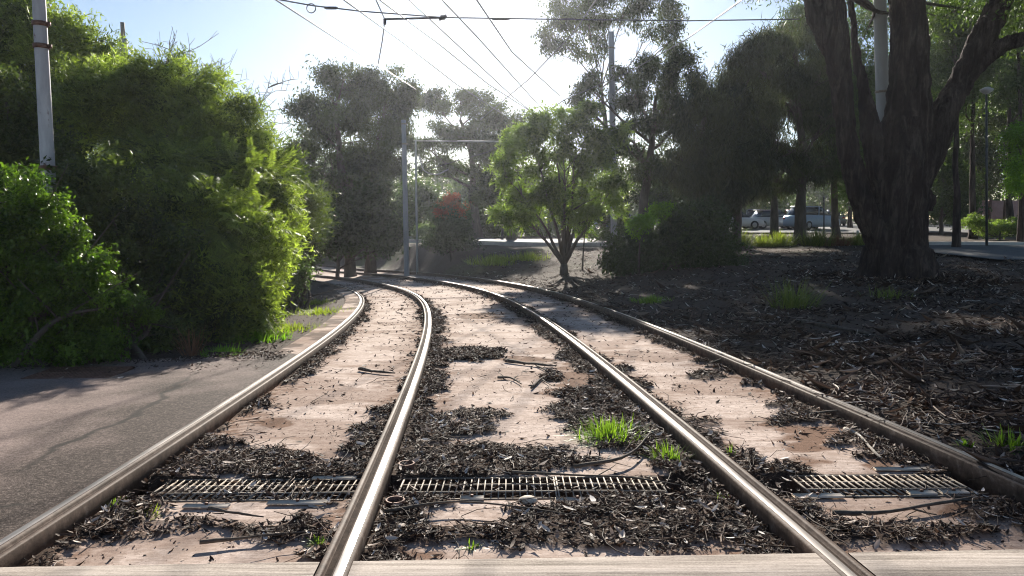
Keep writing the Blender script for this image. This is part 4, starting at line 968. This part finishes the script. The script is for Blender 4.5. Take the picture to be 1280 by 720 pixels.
shrub('dark_shrub', 'dark shaded shrub low between the glossy leafed bush and the feathery wattle', 170, 10.5,
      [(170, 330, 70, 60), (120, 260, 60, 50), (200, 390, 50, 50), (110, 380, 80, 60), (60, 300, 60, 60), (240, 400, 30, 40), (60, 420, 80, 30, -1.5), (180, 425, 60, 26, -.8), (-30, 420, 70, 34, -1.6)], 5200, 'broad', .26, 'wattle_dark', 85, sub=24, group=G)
shrub('glossy_shrub', 'bright glossy leafed shrub at the left edge in front of the pole', 30, 8.2,
      [(25, 245, 40, 34), (-10, 280, 60, 50), (60, 290, 36, 34), (20, 330, 60, 50), (90, 340, 46, 36), (-30, 380, 70, 60), (130, 375, 44, 26), (60, 380, 60, 40), (20, 425, 60, 24), (100, 432, 60, 18), (-40, 430, 60, 26)], 4700, 'broad', .17, 'broad', 86, sub=40, sig=.16, shell=.6, group=G)
shrub('pointed_shrub', 'low shrub with pale pointed leaf tips in front of the dark gap', 150, 8.8,
      [(140, 400, 36, 24), (165, 385, 26, 14), (110, 410, 40, 26), (50, 420, 60, 30), (185, 395, 14, 10)], 1500, 'broad', .14, 'broad', 87, sub=26, sig=.16, group=G)
shrub('pale_shrub', 'small grey-green shrub leaning over the left rail at the end of the thicket', 362, 16.5,
      [(365, 335, 18, 14), (355, 355, 16, 14), (372, 350, 12, 12), (350, 375, 12, 12)], 520, 'broad', .22, 'grey_leaf', 88, sub=14, group=G)
shrub('wattle_shrub', 'lower wattle bush at the far right end of the thicket', 375, 19,
      [(374, 272, 20, 30), (362, 312, 20, 26), (380, 298, 12, 18)], 1200, 'thread', .36, 'wattle_dark', 89, sub=16, group=G)
shrub('back_shrub', 'dark leafy tree closing the left background behind the rusty pole', -10, 13, [(-20, 200, 60, 60), (30, 210, 50, 40), (70, 210, 40, 40), (0, 140, 40, 40), (-30, 280, 50, 60)], 3000, 'broad', .3, 'wattle_dark', 90, sub=22, group=G)
# bare twiggy top
def bare(px, py0, D, tips, label, seed, r=.03, mat='twig'):
    rg = np.random.default_rng(seed); x, y = gx(px, D); b = np.array([x, y, zg1(x, y)]); mb = MB(); root = empty('bare_sapling', b, label, 'sapling', 'bare saplings in the thicket')
    for (tx, ty) in tips:
        P = curve_pts([b, at(px, py0, D), at((px+tx)/2+rg.normal(0, 4), (py0+ty)/2, D), at(tx, ty, D)], 18, .03, seed); mb.tube(P, np.linspace(r, .006, 18), 5)
        for _ in range(16):
            i = rg.integers(10, 18); s = P[i]; e = s+np.array([rg.normal(.1, .35), rg.normal(0, .3), rg.uniform(.05, .55)]); mid = (s+e)/2+rg.normal(0, .05, 3)
            C = curve_pts([s, mid, e], 6); mb.tube(C, np.linspace(.009, .004, 6), 4)
            for _ in range(4):
                s2 = C[rg.integers(2, 6)]; e2 = s2+rg.normal(0, .12, 3)+np.array([0, 0, .1]); mb.tube([s2, e2], [.005, .0035], 3)
    mb.build('trunk', M[mat], root)
bare(290, 220, 16, [(335, 110), (320, 140), (300, 125), (330, 175)], 'bare twiggy sapling rising above the feathery wattle', 91)
bare(215, 150, 15.5, [(212, 62), (225, 75), (240, 95)], 'bare twigs sticking out of the tall wattle top near the steel pole', 92)
bare(275, 180, 16.5, [(275, 105), (262, 115)], 'thin bare shoots at the skyline between the two bare saplings', 93, .02)
# dead reddish weed at the apron edge
def tuft(name, label, cat, pos, n, h, spread, mat, seed, w=.006, lean=.5, group=None, curl=.5):
    rg = np.random.default_rng(seed); pos = np.asarray(pos, float); mb_V = []; k = 5
    az = rg.uniform(0, 2*PI, n); rad = np.minimum(np.abs(rg.normal(0, spread, n)), spread*1.5); x = np.cos(az)*rad; y = np.sin(az)*rad
    L = h*rg.uniform(.45, 1.1, n); ln = rg.uniform(0, lean, n)+rad/spread*.15; t = np.linspace(0, 1, k)
    d = az+rg.normal(0, .7, n)
    hor = L[:, None]*(np.sin(ln)[:, None]*t+curl*ln[:, None]*t**2*.6); ver = L[:, None]*(np.cos(ln)[:, None]*t-curl*.45*ln[:, None]*t**2)
    C = np.stack([x[:, None]+np.cos(d)[:, None]*hor, y[:, None]+np.sin(d)[:, None]*hor, ver], -1)
    side = np.stack([-np.sin(d), np.cos(d), 0*d], -1)[:, None]; ww = (w*rg.uniform(.6, 1.3, n))[:, None]*(1-t**1.5*.9)[None]
    V_ = np.stack([C-side*ww[..., None], C+side*ww[..., None]], 2).reshape(n, k*2, 3)
    q = np.array([[2*i, 2*i+1, 2*i+3, 2*i+2] for i in range(k-1)]); Q_ = (q[None]+(np.arange(n)*k*2)[:, None, None]).reshape(-1, 4)
    tt = np.clip(rg.normal(.45, .22, n)[:, None]+.25*np.repeat(t, 2)[None], 0, 1).ravel()
    o = mesh_obj(name, V_.reshape(-1, 3), Q_, M[mat], tint=tt); o.location = pos; tag(o, label, cat, group, 'stuff' if name == 'weed_patch' else None); return o
GW = 'grass and weed tufts'
tuft('dead_weed', 'reddish dead weed standing at the edge of the apron', 'weed', ong(240, 447), 90, .42, .07, 'dry', 101, .005, .6)
p = ong(762, 550); tuft('grass_tuft', 'bright green grass tuft on the dark soil between the tracks', 'grass', p, 620, .15, .15, 'grass', 102, .0048, 1.25, GW)
p2 = ong(775, 540)
tuft('grass_tuft', 'smaller bright green grass tuft close to the third rail', 'grass', ong(837, 578), 110, .14, .06, 'grass', 104, .004, .8, GW)
tuft('grass_tuft', 'thin upright green blades beside the third rail on its right side', 'grass', ong(914, 575), 12, .12, .012, 'grass', 105, .003, .3, GW)
tuft('weed_tuft', 'small green weed in the leaf heap left of the left grate', 'weed', ong(140, 640), 60, .06, .035, 'grass', 106, .006, 1.2, GW)
tuft('weed_tuft', 'small yellow-green weed just below the left end of the left grate', 'weed', ong(178, 650), 70, .05, .05, 'weed_grass', 107, .005, 1.2, GW)
tuft('weed_tuft', 'tiny green weed by the second rail at the footpath edge', 'weed', ong(396, 682), 30, .045, .02, 'grass', 108, .006, 1.1, GW)
tuft('weed_tuft', 'tiny green sprig at the footpath edge below the concrete patch', 'weed', ong(590, 686), 26, .04, .03, 'grass', 109, .005, 1.2, GW)
tuft('weed_tuft', 'tiny green weed in the litter left of the third rail near the footpath', 'weed', ong(905, 632), 40, .05, .03, 'grass', 110, .005, 1.2, GW)
tuft('weed_patch', 'bright green weed patch on the bank beside the outermost right rail', 'weed', ong(816, 378), 500, .16, .30, 'grass', 111, .01, 1.0, GW)
tuft('weed_tuft', 'green weed at the right edge beyond the outermost right rail', 'weed', ong(1262, 560), 110, .14, .09, 'grass', 112, .006, .9, GW)
tuft('weed_tuft', 'single green leafy weed on the dark bank above the right rail', 'weed', ong(1206, 558), 30, .06, .03, 'grass', 113, .007, 1., GW)
tuft('grass_clump', 'tall dim grass clump on the shaded bank left of the huge tree', 'grass', ong(992, 385), 260, .62, .25, 'strap', 114, .008, .8, GW)
tuft('grass_clump', 'sunlit pale grass clump at the foot of the huge tree', 'grass', ong(1110, 372), 120, .25, .3, 'strap', 115, .008, 1., GW)
tuft('weed_patch', 'yellow-green grassy patch on the bank left of the small bright tree', 'weed', ong(620, 331), 900, .5, .8, 'weed_grass', 116, .012, .8, GW)
tuft('weed_patch', 'second yellow-green grassy patch nearer the small bright tree', 'weed', ong(660, 325), 500, .4, .7, 'weed_grass', 117, .012, .8, GW)
tuft('weed_tuft', 'bright yellow-green weed at the corner where the apron meets the thicket', 'weed', ong(278, 444), 260, .14, .16, 'bright', 118, .010, 1.1, GW)
tuft('weed_patch', 'green weed patch at the foot of the feathery wattle', 'weed', ong(318, 425), 500, .2, .35, 'bright', 119, .010, 1.0, GW)
tuft('weed_patch', 'thin yellow grass strip beside the left rail on the bend', 'weed', ong(398, 392), 600, .14, .5, 'weed_grass', 120, .008, 1.0, GW)
tuft('weed_patch', 'yellow ground weeds between wattle foot and the concrete shoulder', 'weed', ong(360, 413), 500, .12, .4, 'weed_grass', 121, .008, 1.0, GW)
tuft('weed_patch', 'small grassy fringe under the pale grey-green shrub', 'weed', ong(392, 380), 300, .16, .35, 'weed_grass', 122, .009, 1.0, GW)
tuft('grass_clump', 'dry grassy clump on the verge below the merged dark gums', 'grass', ong(400, 318), 500, .5, .9, 'weed_grass', 123, .02, .8, GW)
for i, (px, py, lab) in enumerate([(925, 303, 'strappy plant clump in front of the white parked car'), (955, 300, 'strappy plant clump between the white car and the sheoak trunk'), (975, 301, 'strappy plant clump just left of the sheoak trunk'),
        (1022, 303, 'strappy plant clump just right of the sheoak trunk'), (1045, 304, 'reddish dry strappy clump beside the thin dark post'), (1075, 306, 'low strappy clump left of the huge trunk base')]):
    x, y = gx(px, 33); tuft('strappy_plant', lab, 'plant', (x, y, zg1(x, y)), 300+40*i, (.9, .6, .8, .95, .55, .65)[i], .42, 'strap' if i != 4 else 'dry', 130+i, .02, .8, 'strappy plants along the car park edge')

# ------------------------------------------------------------------ far wood
def far_wood():
    rg = np.random.default_rng(200); B = []
    for i in range(72):
        px = -120+i*21+rg.uniform(-14, 14); D = rg.uniform(72, 108); top = 214+18*math.sin(i*.9)+rg.uniform(-14, 14)
        if 290 < px < 370: top += 14
        if px > 1040: top -= 110
        h = (296-top)
        for k in range(3):
            B.append((at(px+rg.uniform(-12, 12), top+h*(.2+.3*k), D), (rg.uniform(16, 26)/F*D, rg.uniform(14, 22)/F*D, h*.24/F*D)))
    root = None
    P, O, T = blob_points(B, 24000, rg, 9, .24, .3); parts = []; var = rg.integers(0, 4, len(P))
    for v in range(4):
        k = var == v; m_ = int(k.sum()); TV, TQ, TT = SPR['broad'][v]
        parts.append(inst(TV, TQ, P[k], rand_rot(m_, rg, upright=True), rg.uniform(1.0, 1.9, m_), .42+T[k], TT))
    mb = MB()
    for c, r in B[::3]: mb.tube([(c[0], c[1], -1), (c[0], c[1], c[2])], [.25, .12], 5)
    V_, F_, T_ = merge(parts); n0 = len(V_)
    o = mesh_obj('distant_wood', V_, F_, M['euc_far'], tint=T_); tag(o, 'distant green wood closing the view behind everything', 'wood', kind='stuff')
far_wood()

# ------------------------------------------------------------------ roads beyond
def sheet(name, x0, x1, y0, y1, mat, lift=.03, nx=60, ny=20, skew=0.):
    return strip(name, np.linspace(x0, x1, nx), np.linspace(y0, y1, ny), lambda X, Y: zsm(X, Y)+lift, mat)
def zsm(X, Y):
    X = np.asarray(X, float); Y = np.asarray(Y, float)
    S, U = su(X, Y); S = S.reshape(X.shape); U = U.reshape(X.shape); b = bank(X, Y); zr = ZR(X, Y)
    fb = ss(26, 36, Y); t = np.where(U > 0, ss(2.8, 8.5, U)*(1-fb)+ss(2.8, 5.2, U)*fb, ss(3.5, 13, -U)); z = (zr-.05)*(1-t)+b*t
    return np.where(S > 62, b, z)+.10
def skew(X): return np.clip(4-np.asarray(X, float), 0, 14)*.95
def sksheet(name, x0, x1, y0, y1, mat, lift):
    X, Y = np.meshgrid(np.linspace(x0, x1, 60), np.linspace(y0, y1, 16)); Y = Y+skew(X); Z = zsm(X, Y)+lift; n, m_ = X.shape
    i = np.arange(n*m_).reshape(n, m_); Q = np.stack([i[:-1, :-1], i[:-1, 1:], i[1:, 1:], i[1:, :-1]], -1).reshape(-1, 4)
    tag(mesh_obj(name, np.stack([X, Y, Z], -1).reshape(-1, 3), Q, mat, smooth=True), kind='structure')
sksheet('far_road', -10, 12, 38.6, 49, M['road'], .0)
sksheet('far_path', -10, 12, 37.1, 38.4, M['path'], .02)
sheet('car_park', 9.2, 70, 48, 82, M['road'], .0)
sheet('bank_road', 15.2, 60, 22.5, 31.5, M['road'], .0)
sheet('bank_path', 17.2, 60, 31.9, 34.2, M['path'], .03)
for nm, x0, x1, y0, z_, lab in (('kerb', -10, 12, 36.9, .12, 'long pale concrete kerb of the sunlit road beyond the bend'), ('kerb', 16.6, 60, 31.7, .12, 'pale kerb on the far side of the shaded road right of the huge tree')):
    xs_ = np.linspace(x0, x1, 40); V_ = []; Q_ = []
    yb_ = y0
    for i, x in enumerate(xs_):
        y0 = yb_+(float(skew(x)) if x1 < 20 else 0.)
        z = float(zsm(np.array(x), np.array(y0)))
        V_ += [(x, y0-.08, z-.2), (x, y0-.08, z+z_-.02), (x, y0-.06, z+z_), (x, y0+.08, z+z_), (x, y0+.08, z-.2)]
    for i in range(39):
        for j in range(4): Q_.append([i*5+j, i*5+j+1, i*5+5+j+1, i*5+5+j][::-1])
    o = mesh_obj(nm, V_, np.array(Q_), M['kerb']); tag(o, lab, 'kerb', 'kerbs beyond the track')

# ------------------------------------------------------------------ poles, wires
def pole(name, label, px, pyt, D, r0, r1, mat, rings=(), basepx=None, group='poles', seed=0, cap=None, lean=None):
    x, y = gx(basepx if basepx is not None else px, D); b = np.array([x, y, zg1(x, y)]); t = at(px, pyt, D)
    root = empty(name, b, label, 'pole', group); n = 16
    P = b+(t-b)*np.linspace(0, 1, n)[:, None]; P[0, 2] -= .2
    mb = MB(); mb.tube(P, np.linspace(r0, r1, n), 16); mb.build('shaft', M[mat], root, smooth=True)
    for py in rings:
        c = at(px, py, D); f = (c[2]-b[2])/(t[2]-b[2]); c = b+(t-b)*f; r = r0+(r1-r0)*f
        mb = MB(); mb.tube([c-np.array([0, 0, .03]), c+np.array([0, 0, .03])], r+.018, 16); mb.box(c+np.array([r+.03, 0, 0]), (.05, .03, .05)); mb.build('clamp_band', M['iron' if mat == 'pole_rust' else 'galv'], root)
    if cap:
        mb = MB(); mb.tube([t, t+np.array([0, 0, cap])], r1*.55, 10); mb.build('top_spigot', M['galv'], root)
    return root
pole('tram_pole', 'white steel pole with rust patches standing in the thicket at the left', 40, -160, 10.2, .10, .078, 'pole_rust', (30, 58, 210), 64)
pole('tram_pole', 'grey pole top sticking out above the wattle tree', 154, 48, 24, .14, .12, 'pole_grey', (), 156, cap=.5)
pole('tram_pole', 'short far pole top above the right end of the thicket', 342, 195, 50, .14, .11, 'pole_grey', (), 342, cap=.4)
pg = pole('tram_pole', 'stout grey pole beyond the bend left of the white post', 504.5, 150, 34, .13, .105, 'pole_grey', (155, 180), 508)
pw = pole('tram_pole', 'slim white pole carrying an arm beyond the bend', 519.5, 175, 35, .055, .042, 'pole_pale', (), 521)
pr = pole('tram_pole', 'tall grey pole right of the small bright tree', 764, 40, 32, .15, .125, 'pole_grey', (60,), 768)
pole('tram_pole', 'pale pole standing close behind the huge tree', 1096, -120, 18.6, .17, .145, 'pole_pale', (115,), 1112)
pole('sign_post', 'thin dark post beside the sheoak at the car park edge', 1030, 245, 36, .035, .03, 'wire', (), 1030, group=None)
pole('marker_post', 'short white marker post left of the huge trunk base', 1072, 288, 34, .05, .05, 'pole_pale', (), 1073, group=None)
# lamp post
x, y = gx(1234, 31); b = (x, y, zg1(x, y)); lp = empty('lamp_post', b, 'slim lamp post with a flat lantern before the woodland at the right', 'lamp post'); t = at(1233, 118, 31)
mb = MB(); mb.tube([b, t], [.055, .04], 10); mb.build('post', M['wire'], lp)
V_, Q_ = lathe([(.05, 0), (.22, .12), (.26, .20), (.08, .30), (.001, .31)], 16); o = mesh_obj('lantern', V_+t, Q_, M['pole_pale'], lp, smooth=True, loc=b)

WZ = 4.05+CZ
def wp(px, py, z=None): return toplane(px, py, WZ if z is None else z+CZ)
def wire(name, pts, label, r=.014, sag=0., z=None, mat='wire', cat='wire'):
    P = [wp(*p, z=z) if len(p) == 2 else at(*p) for p in pts]; Q2 = []
    for a, b in zip(P[:-1], P[1:]):
        n = 12; t = np.linspace(0, 1, n)
        s = a+(b-a)*t[:, None]; s[:, 2] -= sag*4*t*(1-t); Q2 += list(s if not Q2 else s[1:])
    mb = MB(); mb.tube(np.array(Q2), r, 5); o = mb.build(name, M[mat], loc=Q2[0]); tag(o, label, cat, 'overhead tram wires'); return o
wire('contact_wire', [(200, -95), (345, 0), (470, 80), (520, 112)], 'contact wire running down right from the ring end of the span wire')
wire('contact_wire', [(320, -85), (430, 0), (500, 50), (570, 105), (640, 150)], 'thin overhead wire second from the left, crossing above the dark gums')
wire('contact_wire', [(385, -80), (475, 0), (545, 52), (610, 105), (680, 150)], 'thin overhead wire third from the left, passing under the pull-off bar')
wire('contact_wire', [(430, -78), (512, 0), (640, 120), (690, 160)], 'thin overhead wire in the glare, fourth from the left', r=.014)
wire('contact_wire', [(480, -78), (553, 0), (600, 50), (690, 150)], 'thin overhead wire in the glare, leaving the right end of the pull-off bar', r=.014)
wire('contact_wire', [(550, -80), (596, 0), (640, 65), (700, 120)], 'thin overhead wire nearest the bright sun', r=.014)
wire('cross_wire', [(800, -85), (745, 0), (718, 40), (660, 100), (600, 150)], 'cross wire slanting down left from the top of the tall gum', r=.013)
wire('cross_wire', [(1010, -90), (928, 0), (860, 48), (790, 88), (705, 125)], 'cross wire slanting down left past the blue sky beside the tall gum', r=.011)
wire('cross_wire', [(705, 125, 30), (610, 190, 36), (522, 215, 35)], 'lower guy wire running from the small tree to the slim white pole', r=.018)
S1 = wire('span_wire', [(200, -12), (345, -1), (390, 7), (450, 14), (555, 22), (680, 24), (860, 26), (1000, 24)], 'long horizontal span wire crossing the top of the view', r=.013)
wire('drop_wire', [(455, -60), (470, 0), (481, 24)], 'short steep wire hanging from above to the left end of the pull-off bar', r=.011)
wire('drop_wire', [(481, 24), (478, 50), (472, 84)], 'short steep wire below the left end of the pull-off bar', r=.013)
# distant feeders over left
wire('feeder_wire', [(330, 152, 45), (420, 160, 45), (500, 168, 40)], 'faint far wire above the right end of the thicket', r=.014)
# ring, insulators, pull-off bar
c = wp(389, 9); a = np.linspace(0, 2*PI, 25); mb = MB(); mb.tube(np.stack([c[0]+.085*np.cos(a), c[1]+0*a, c[2]-.02+.085*np.sin(a)], 1), .010, 6, cap=False)
o = mb.build('wire_ring', M['wire'], loc=c); tag(o, 'dark steel ring hanging on the span wire at the upper left', 'ring')
def insul(px, py, L, label, r=.028):
    c = wp(px, py); V_, Q_ = lathe([(.001, -L/2), (r*.5, -L/2), (r, -L*.35), (r*1.05, 0), (r, L*.35), (r*.5, L/2), (.001, L/2)], 12)
    V_ = V_[:, [2, 1, 0]]; o = mesh_obj('insulator', V_, Q_, M['wire'], smooth=True); o.location = c; tag(o, label, 'insulator', 'insulators on the span wire'); return o
insul(414, 10, .26, 'dark sausage-shaped insulator beside the ring'); insul(626, 24, .36, 'dark insulator on the span wire in the glare', .02); insul(710, 24, .3, 'dark insulator on the span wire at the left of the gum crown', .018)
a_, b_ = wp(481, 24), wp(556, 22); e = empty('pull_off_bar', a_, 'dark horizontal pull-off bar with clamps hanging from the span wire', 'bracket')
mb = MB(); mb.tube([a_, b_], .022, 8); mb.build('bar', M['wire'], e)
mb = MB(); mb.box(a_+np.array([0, 0, -.05]), (.06, .04, .12), ch=.01); mb.build('clamp', M['wire'], e)
mb = MB(); mb.tube([b_-np.array([.12, 0, .03]), b_+np.array([.04, 0, .03])], .04, 8); mb.box(b_+np.array([-.04, 0, 0]), (.10, .05, .09), ch=.01); mb.build('clamp', M['wire'], e)
# arm on the slim white pole
a_, b_ = at(520, 176, 35), at(626, 177, 33); e = empty('bracket_arm', a_, 'pale horizontal bracket arm reaching right from the slim white pole', 'bracket')
mb = MB(); mb.tube([a_, a_+(b_-a_)*.5], [.02, .02], 8); mb.tube([a_+(b_-a_)*.5, b_], [.04, .03], 8); mb.build('arm', M['pole_pale'], e)
mb = MB(); mb.tube(curve_pts([at(524, 195, 35), at(530, 213, 35), at(545, 218, 35), at(560, 212, 34.5)], 12), .03, 6); mb.build('brace', M['pole_grey'], e)

# ------------------------------------------------------------------ cars
def paint(name, c, rough=.3):
    m, nt, out = newmat(name); cc = ramp(nt, noise(nt, 3, 3, .5), [(.3, tuple(x*.92 for x in c)), (.7, c)])
    p = pbr(nt, out, cc, rough, .1, None, .5); p.inputs['Coat Weight'].default_value = .5; return m
M['glass'] = paint('car_glass', (.03, .035, .04), .08); M['tyre'] = simple('tyre', (.02, .02, .02), (.035, .035, .035), 20, .85); M['rim'] = simple('rim', (.3, .3, .3), (.5, .5, .5), 20, .4, .7)
M['lampglass'] = paint('lamp_glass', (.7, .68, .62), .15); M['tail'] = paint('tail_lamp', (.4, .02, .02), .2)
def car(label, x, y, rz, c, kind='sedan', name='parked_car'):
    z = float(zsm(np.array(x), np.array(y)))+.004
    e = empty(name, (x, y, z), label, 'car', 'cars parked beyond the sheoaks'); e.rotation_euler = (0, 0, rz)
    L, H, W = (4.5, 1.45, 1.75) if kind == 'sedan' else (4.6, 1.72, 1.85) if kind == 'suv' else (3.9, 1.48, 1.68)
    bz = .62*H
    def loft(secs):       # secs: (x, halfwidth, z0, z1)
        V_ = []; Q_ = []
        for (xx, hw, z0, z1) in secs:
            V_ += [(xx, -hw*.93, z0), (xx, -hw, z0+(z1-z0)*.3), (xx, -hw*.98, z0+(z1-z0)*.75), (xx, -hw*.85, z1), (xx, hw*.85, z1), (xx, hw*.98, z0+(z1-z0)*.75), (xx, hw, z0+(z1-z0)*.3), (xx, hw*.93, z0)]
        n = len(secs)
        for i in range(n-1):
            for j in range(8): Q_.append([i*8+j, i*8+(j+1) % 8, i*8+8+(j+1) % 8, i*8+8+j][::-1])
        for b0 in (0, (n-1)*8):
            s = [[b0+0, b0+1, b0+6, b0+7], [b0+1, b0+2, b0+5, b0+6], [b0+2, b0+3, b0+4, b0+5]]
            Q_ += s if b0 == 0 else [k[::-1] for k in s]
        return np.array(V_), np.array(Q_)
    h = W/2
    def mk(nm, V_, Q_, mt, par=e, sm=True): return mesh_obj(nm, V_, Q_, mt, par, smooth=sm)
    pm = paint('car_paint', c)
    V_, Q_ = loft([(-L/2, h*.8, .35, bz*.85), (-L/2+.12, h*.93, .25, bz*.98), (-L*.3, h, .2, bz*1.02), (0, h, .2, bz), (L*.25, h, .2, bz*.98), (L*.42, h*.95, .22, bz*.86), (L/2-.05, h*.85, .28, bz*.74), (L/2, h*.72, .36, bz*.62)])
    body = mk('body', V_, Q_, pm)
    rb = -L*.40 if kind != 'sedan' else -L*.33
    V_, Q_ = loft([(rb-.12, h*.80, bz*.94, bz*1.0), (rb+.25, h*.76, bz*.94, H*.97), (0, h*.76, bz*.94, H), (L*.08, h*.75, bz*.94, H*.985), (L*.27, h*.78, bz*.90, bz*.95)])
    cab = mk('cabin_glass', V_, Q_, M['glass'])
    mb = MB(); mb.box((rb/2+.15, 0, H+.003), (abs(rb)+.25, W*.62, .03), ch=.012)
    for sg in (-1, 1): mb.box((-.15, sg*h*.765, (bz+H)/2), (.07, .05, H-bz), ch=.01)
    mb.build('roof', pm, loc=(0, 0, 0)).parent = e
    for sx in (-1, 1):
        for sy in (-1, 1):
            mb = MB(); cx_, cy_ = sx*L*.31, sy*(h-.08); mb.tube([(cx_, cy_-.1, .32), (cx_, cy_+.1, .32)], .32, 20); t_ = mb.build('tyre', M['tyre'], loc=(0, 0, 0)); t_.parent = e
            mb = MB(); mb.tube([(cx_, cy_-.105, .32), (cx_, cy_+.105, .32)], .19, 14); r2 = mb.build('rim', M['rim'], loc=(0, 0, 0)); r2.parent = t_
    for sy in (-1, 1):
        mb = MB(); mb.box((L/2-.09, sy*h*.62, bz*.64), (.12, .3, .13), ch=.03); mb.build('headlight', M['lampglass'], loc=(0, 0, 0)).parent = e
        mb = MB(); mb.box((-L/2+.04, sy*h*.7, bz*.78), (.1, .24, .16), ch=.03); mb.build('tail_light', M['tail'], loc=(0, 0, 0)).parent = e
    return e
for (px, D, rz, c, kind, lab) in [
    (915, 56, 0.1, (.62, .62, .62), 'sedan', 'white parked sedan seen from the side, leftmost of the parked cars'), (943, 60, 1.2, (.10, .14, .22), 'hatch', 'dark blue parked hatchback between the white car and the silver one'),
    (966, 57, .2, (.45, .45, .46), 'sedan', 'silver parked sedan left of the sheoak trunk'), (990, 62, 1.4, (.30, .12, .10), 'hatch', 'reddish parked hatchback hidden behind the sheoak trunk'),
    (1014, 55, .5, (.30, .40, .52), 'suv', 'pale blue parked four-wheel drive right of the sheoak trunk'), (1040, 66, 1.3, (.08, .08, .09), 'hatch', 'dark parked hatchback, rightmost of the parked cars'),
    (777, 52, .3, (.10, .14, .24), 'hatch', 'dark blue parked car showing beside the tall grey pole'), (745, 55, .1, (.62, .62, .6), 'suv', 'white van-like car behind the stems of the small bright tree')]:
    x, y = gx(px, D); car(lab, x, y, rz, c, kind)
# picnic table-like pedestal across the road
x, y = gx(628, 52); z = float(zsm(np.array(x), np.array(y))); e = empty('park_table', (x, y, z), 'small pale topped table on a single leg across the sunlit road', 'table')
mb = MB(); mb.box((0, 0, 1.0), (1.1, .8, .06), ch=.015); mb.build('tabletop', M['kerb'], loc=(0, 0, 0)).parent = e
mb = MB(); mb.tube([(0, 0, 0), (0, 0, .97)], .09, 10); mb.build('leg', M['wire'], loc=(0, 0, 0)).parent = e
# pink wall with posts at right
M['pink'] = simple('pink_wall', (.40, .22, .19), (.55, .33, .29), 3, .9)
a_, b_ = at(1215, 280, 47), at(1330, 280, 47); z = zg1(a_[0], 47); e = empty('pink_wall', (a_[0], 47, z), 'pink rendered wall with dark posts behind the woodland at the right', 'wall')
mb = MB(); mb.box(((a_[0]+b_[0])/2, 47, z+1.0), (b_[0]-a_[0], .2, 2.4)); mb.build('panel', M['pink'], e)
for k in range(7): mb = MB(); mb.box((a_[0]+(b_[0]-a_[0])*k/6, 46.85, z+1.0), (.16, .12, 2.5)); mb.build('post', M['iron'], e)

# ------------------------------------------------------------------ air, added as a veil of sun glare
mb = MB(); mb.box((0, 60, 10), (260, 260, 36)); hz = mb.build('glare_haze', None, loc=(0, 0, 0)); tag(hz, kind='stuff', label='thin air volume added to mimic veiling sun glare')
m, nt, out = newmat('glare_haze_air'); pv = nt.nodes.new('ShaderNodeVolumePrincipled'); pv.inputs['Color'].default_value = (.86, .90, 1, 1); pv.inputs['Density'].default_value = .0004; pv.inputs['Anisotropy'].default_value = .7  # thin forward-scattering volume added to imitate veiling glare round the sun
nt.links.new(pv.outputs[0], out.inputs['Volume']); hz.data.materials.append(m)

# ------------------------------------------------------------------ light, sky, camera
SUNPX = (630, -104)
sd = ray(*SUNPX); sd = sd/np.linalg.norm(sd); elev = math.asin(sd[2]); az = math.atan2(sd[0], sd[1])
w = bpy.data.worlds.new('World'); scene.world = w; w.use_nodes = True; nt = w.node_tree; scene.cycles.pixel_filter_type = 'BLACKMAN_HARRIS'; scene.cycles.filter_width = 1.1
bg = nt.nodes['Background']; sky = nt.nodes.new('ShaderNodeTexSky'); sky.sky_type = 'NISHITA'; sky.sun_disc = False
sky.sun_elevation = elev; sky.sun_rotation = az; sky.air_density = 1.0; sky.dust_density = 0.25; sky.ozone_density = 2.2; sky.altitude = 50
nt.links.new(sky.outputs[0], bg.inputs['Color']); bg.inputs['Strength'].default_value = .05
L = bpy.data.lights.new('sun', 'SUN'); L.energy = 5; L.angle = math.radians(.55); L.color = (1, .93, .82)
lo = bpy.data.objects.new('sun', L); col.objects.link(lo); lo.rotation_euler = Vector((-sd[0], -sd[1], -sd[2])).to_track_quat('-Z', 'Y').to_euler()
cd = bpy.data.cameras.new('camera'); cd.sensor_width = 36; cd.lens = F/1280*36; cd.clip_end = 4000; cd.clip_start = .05
co = bpy.data.objects.new('camera', cd); col.objects.link(co); co.location = (0, 0, CZ); co.rotation_euler = (PI/2-TH, 0, 0); scene.camera = co
scene.view_settings.view_transform = 'Standard'; scene.view_settings.look = 'None'; scene.view_settings.exposure = 1.22; scene.view_settings.gamma = 1
scene.render.engine = 'CYCLES'; scene.cycles.sample_clamp_indirect = 4; scene.cycles.max_bounces = 8; scene.cycles.transparent_max_bounces = 8
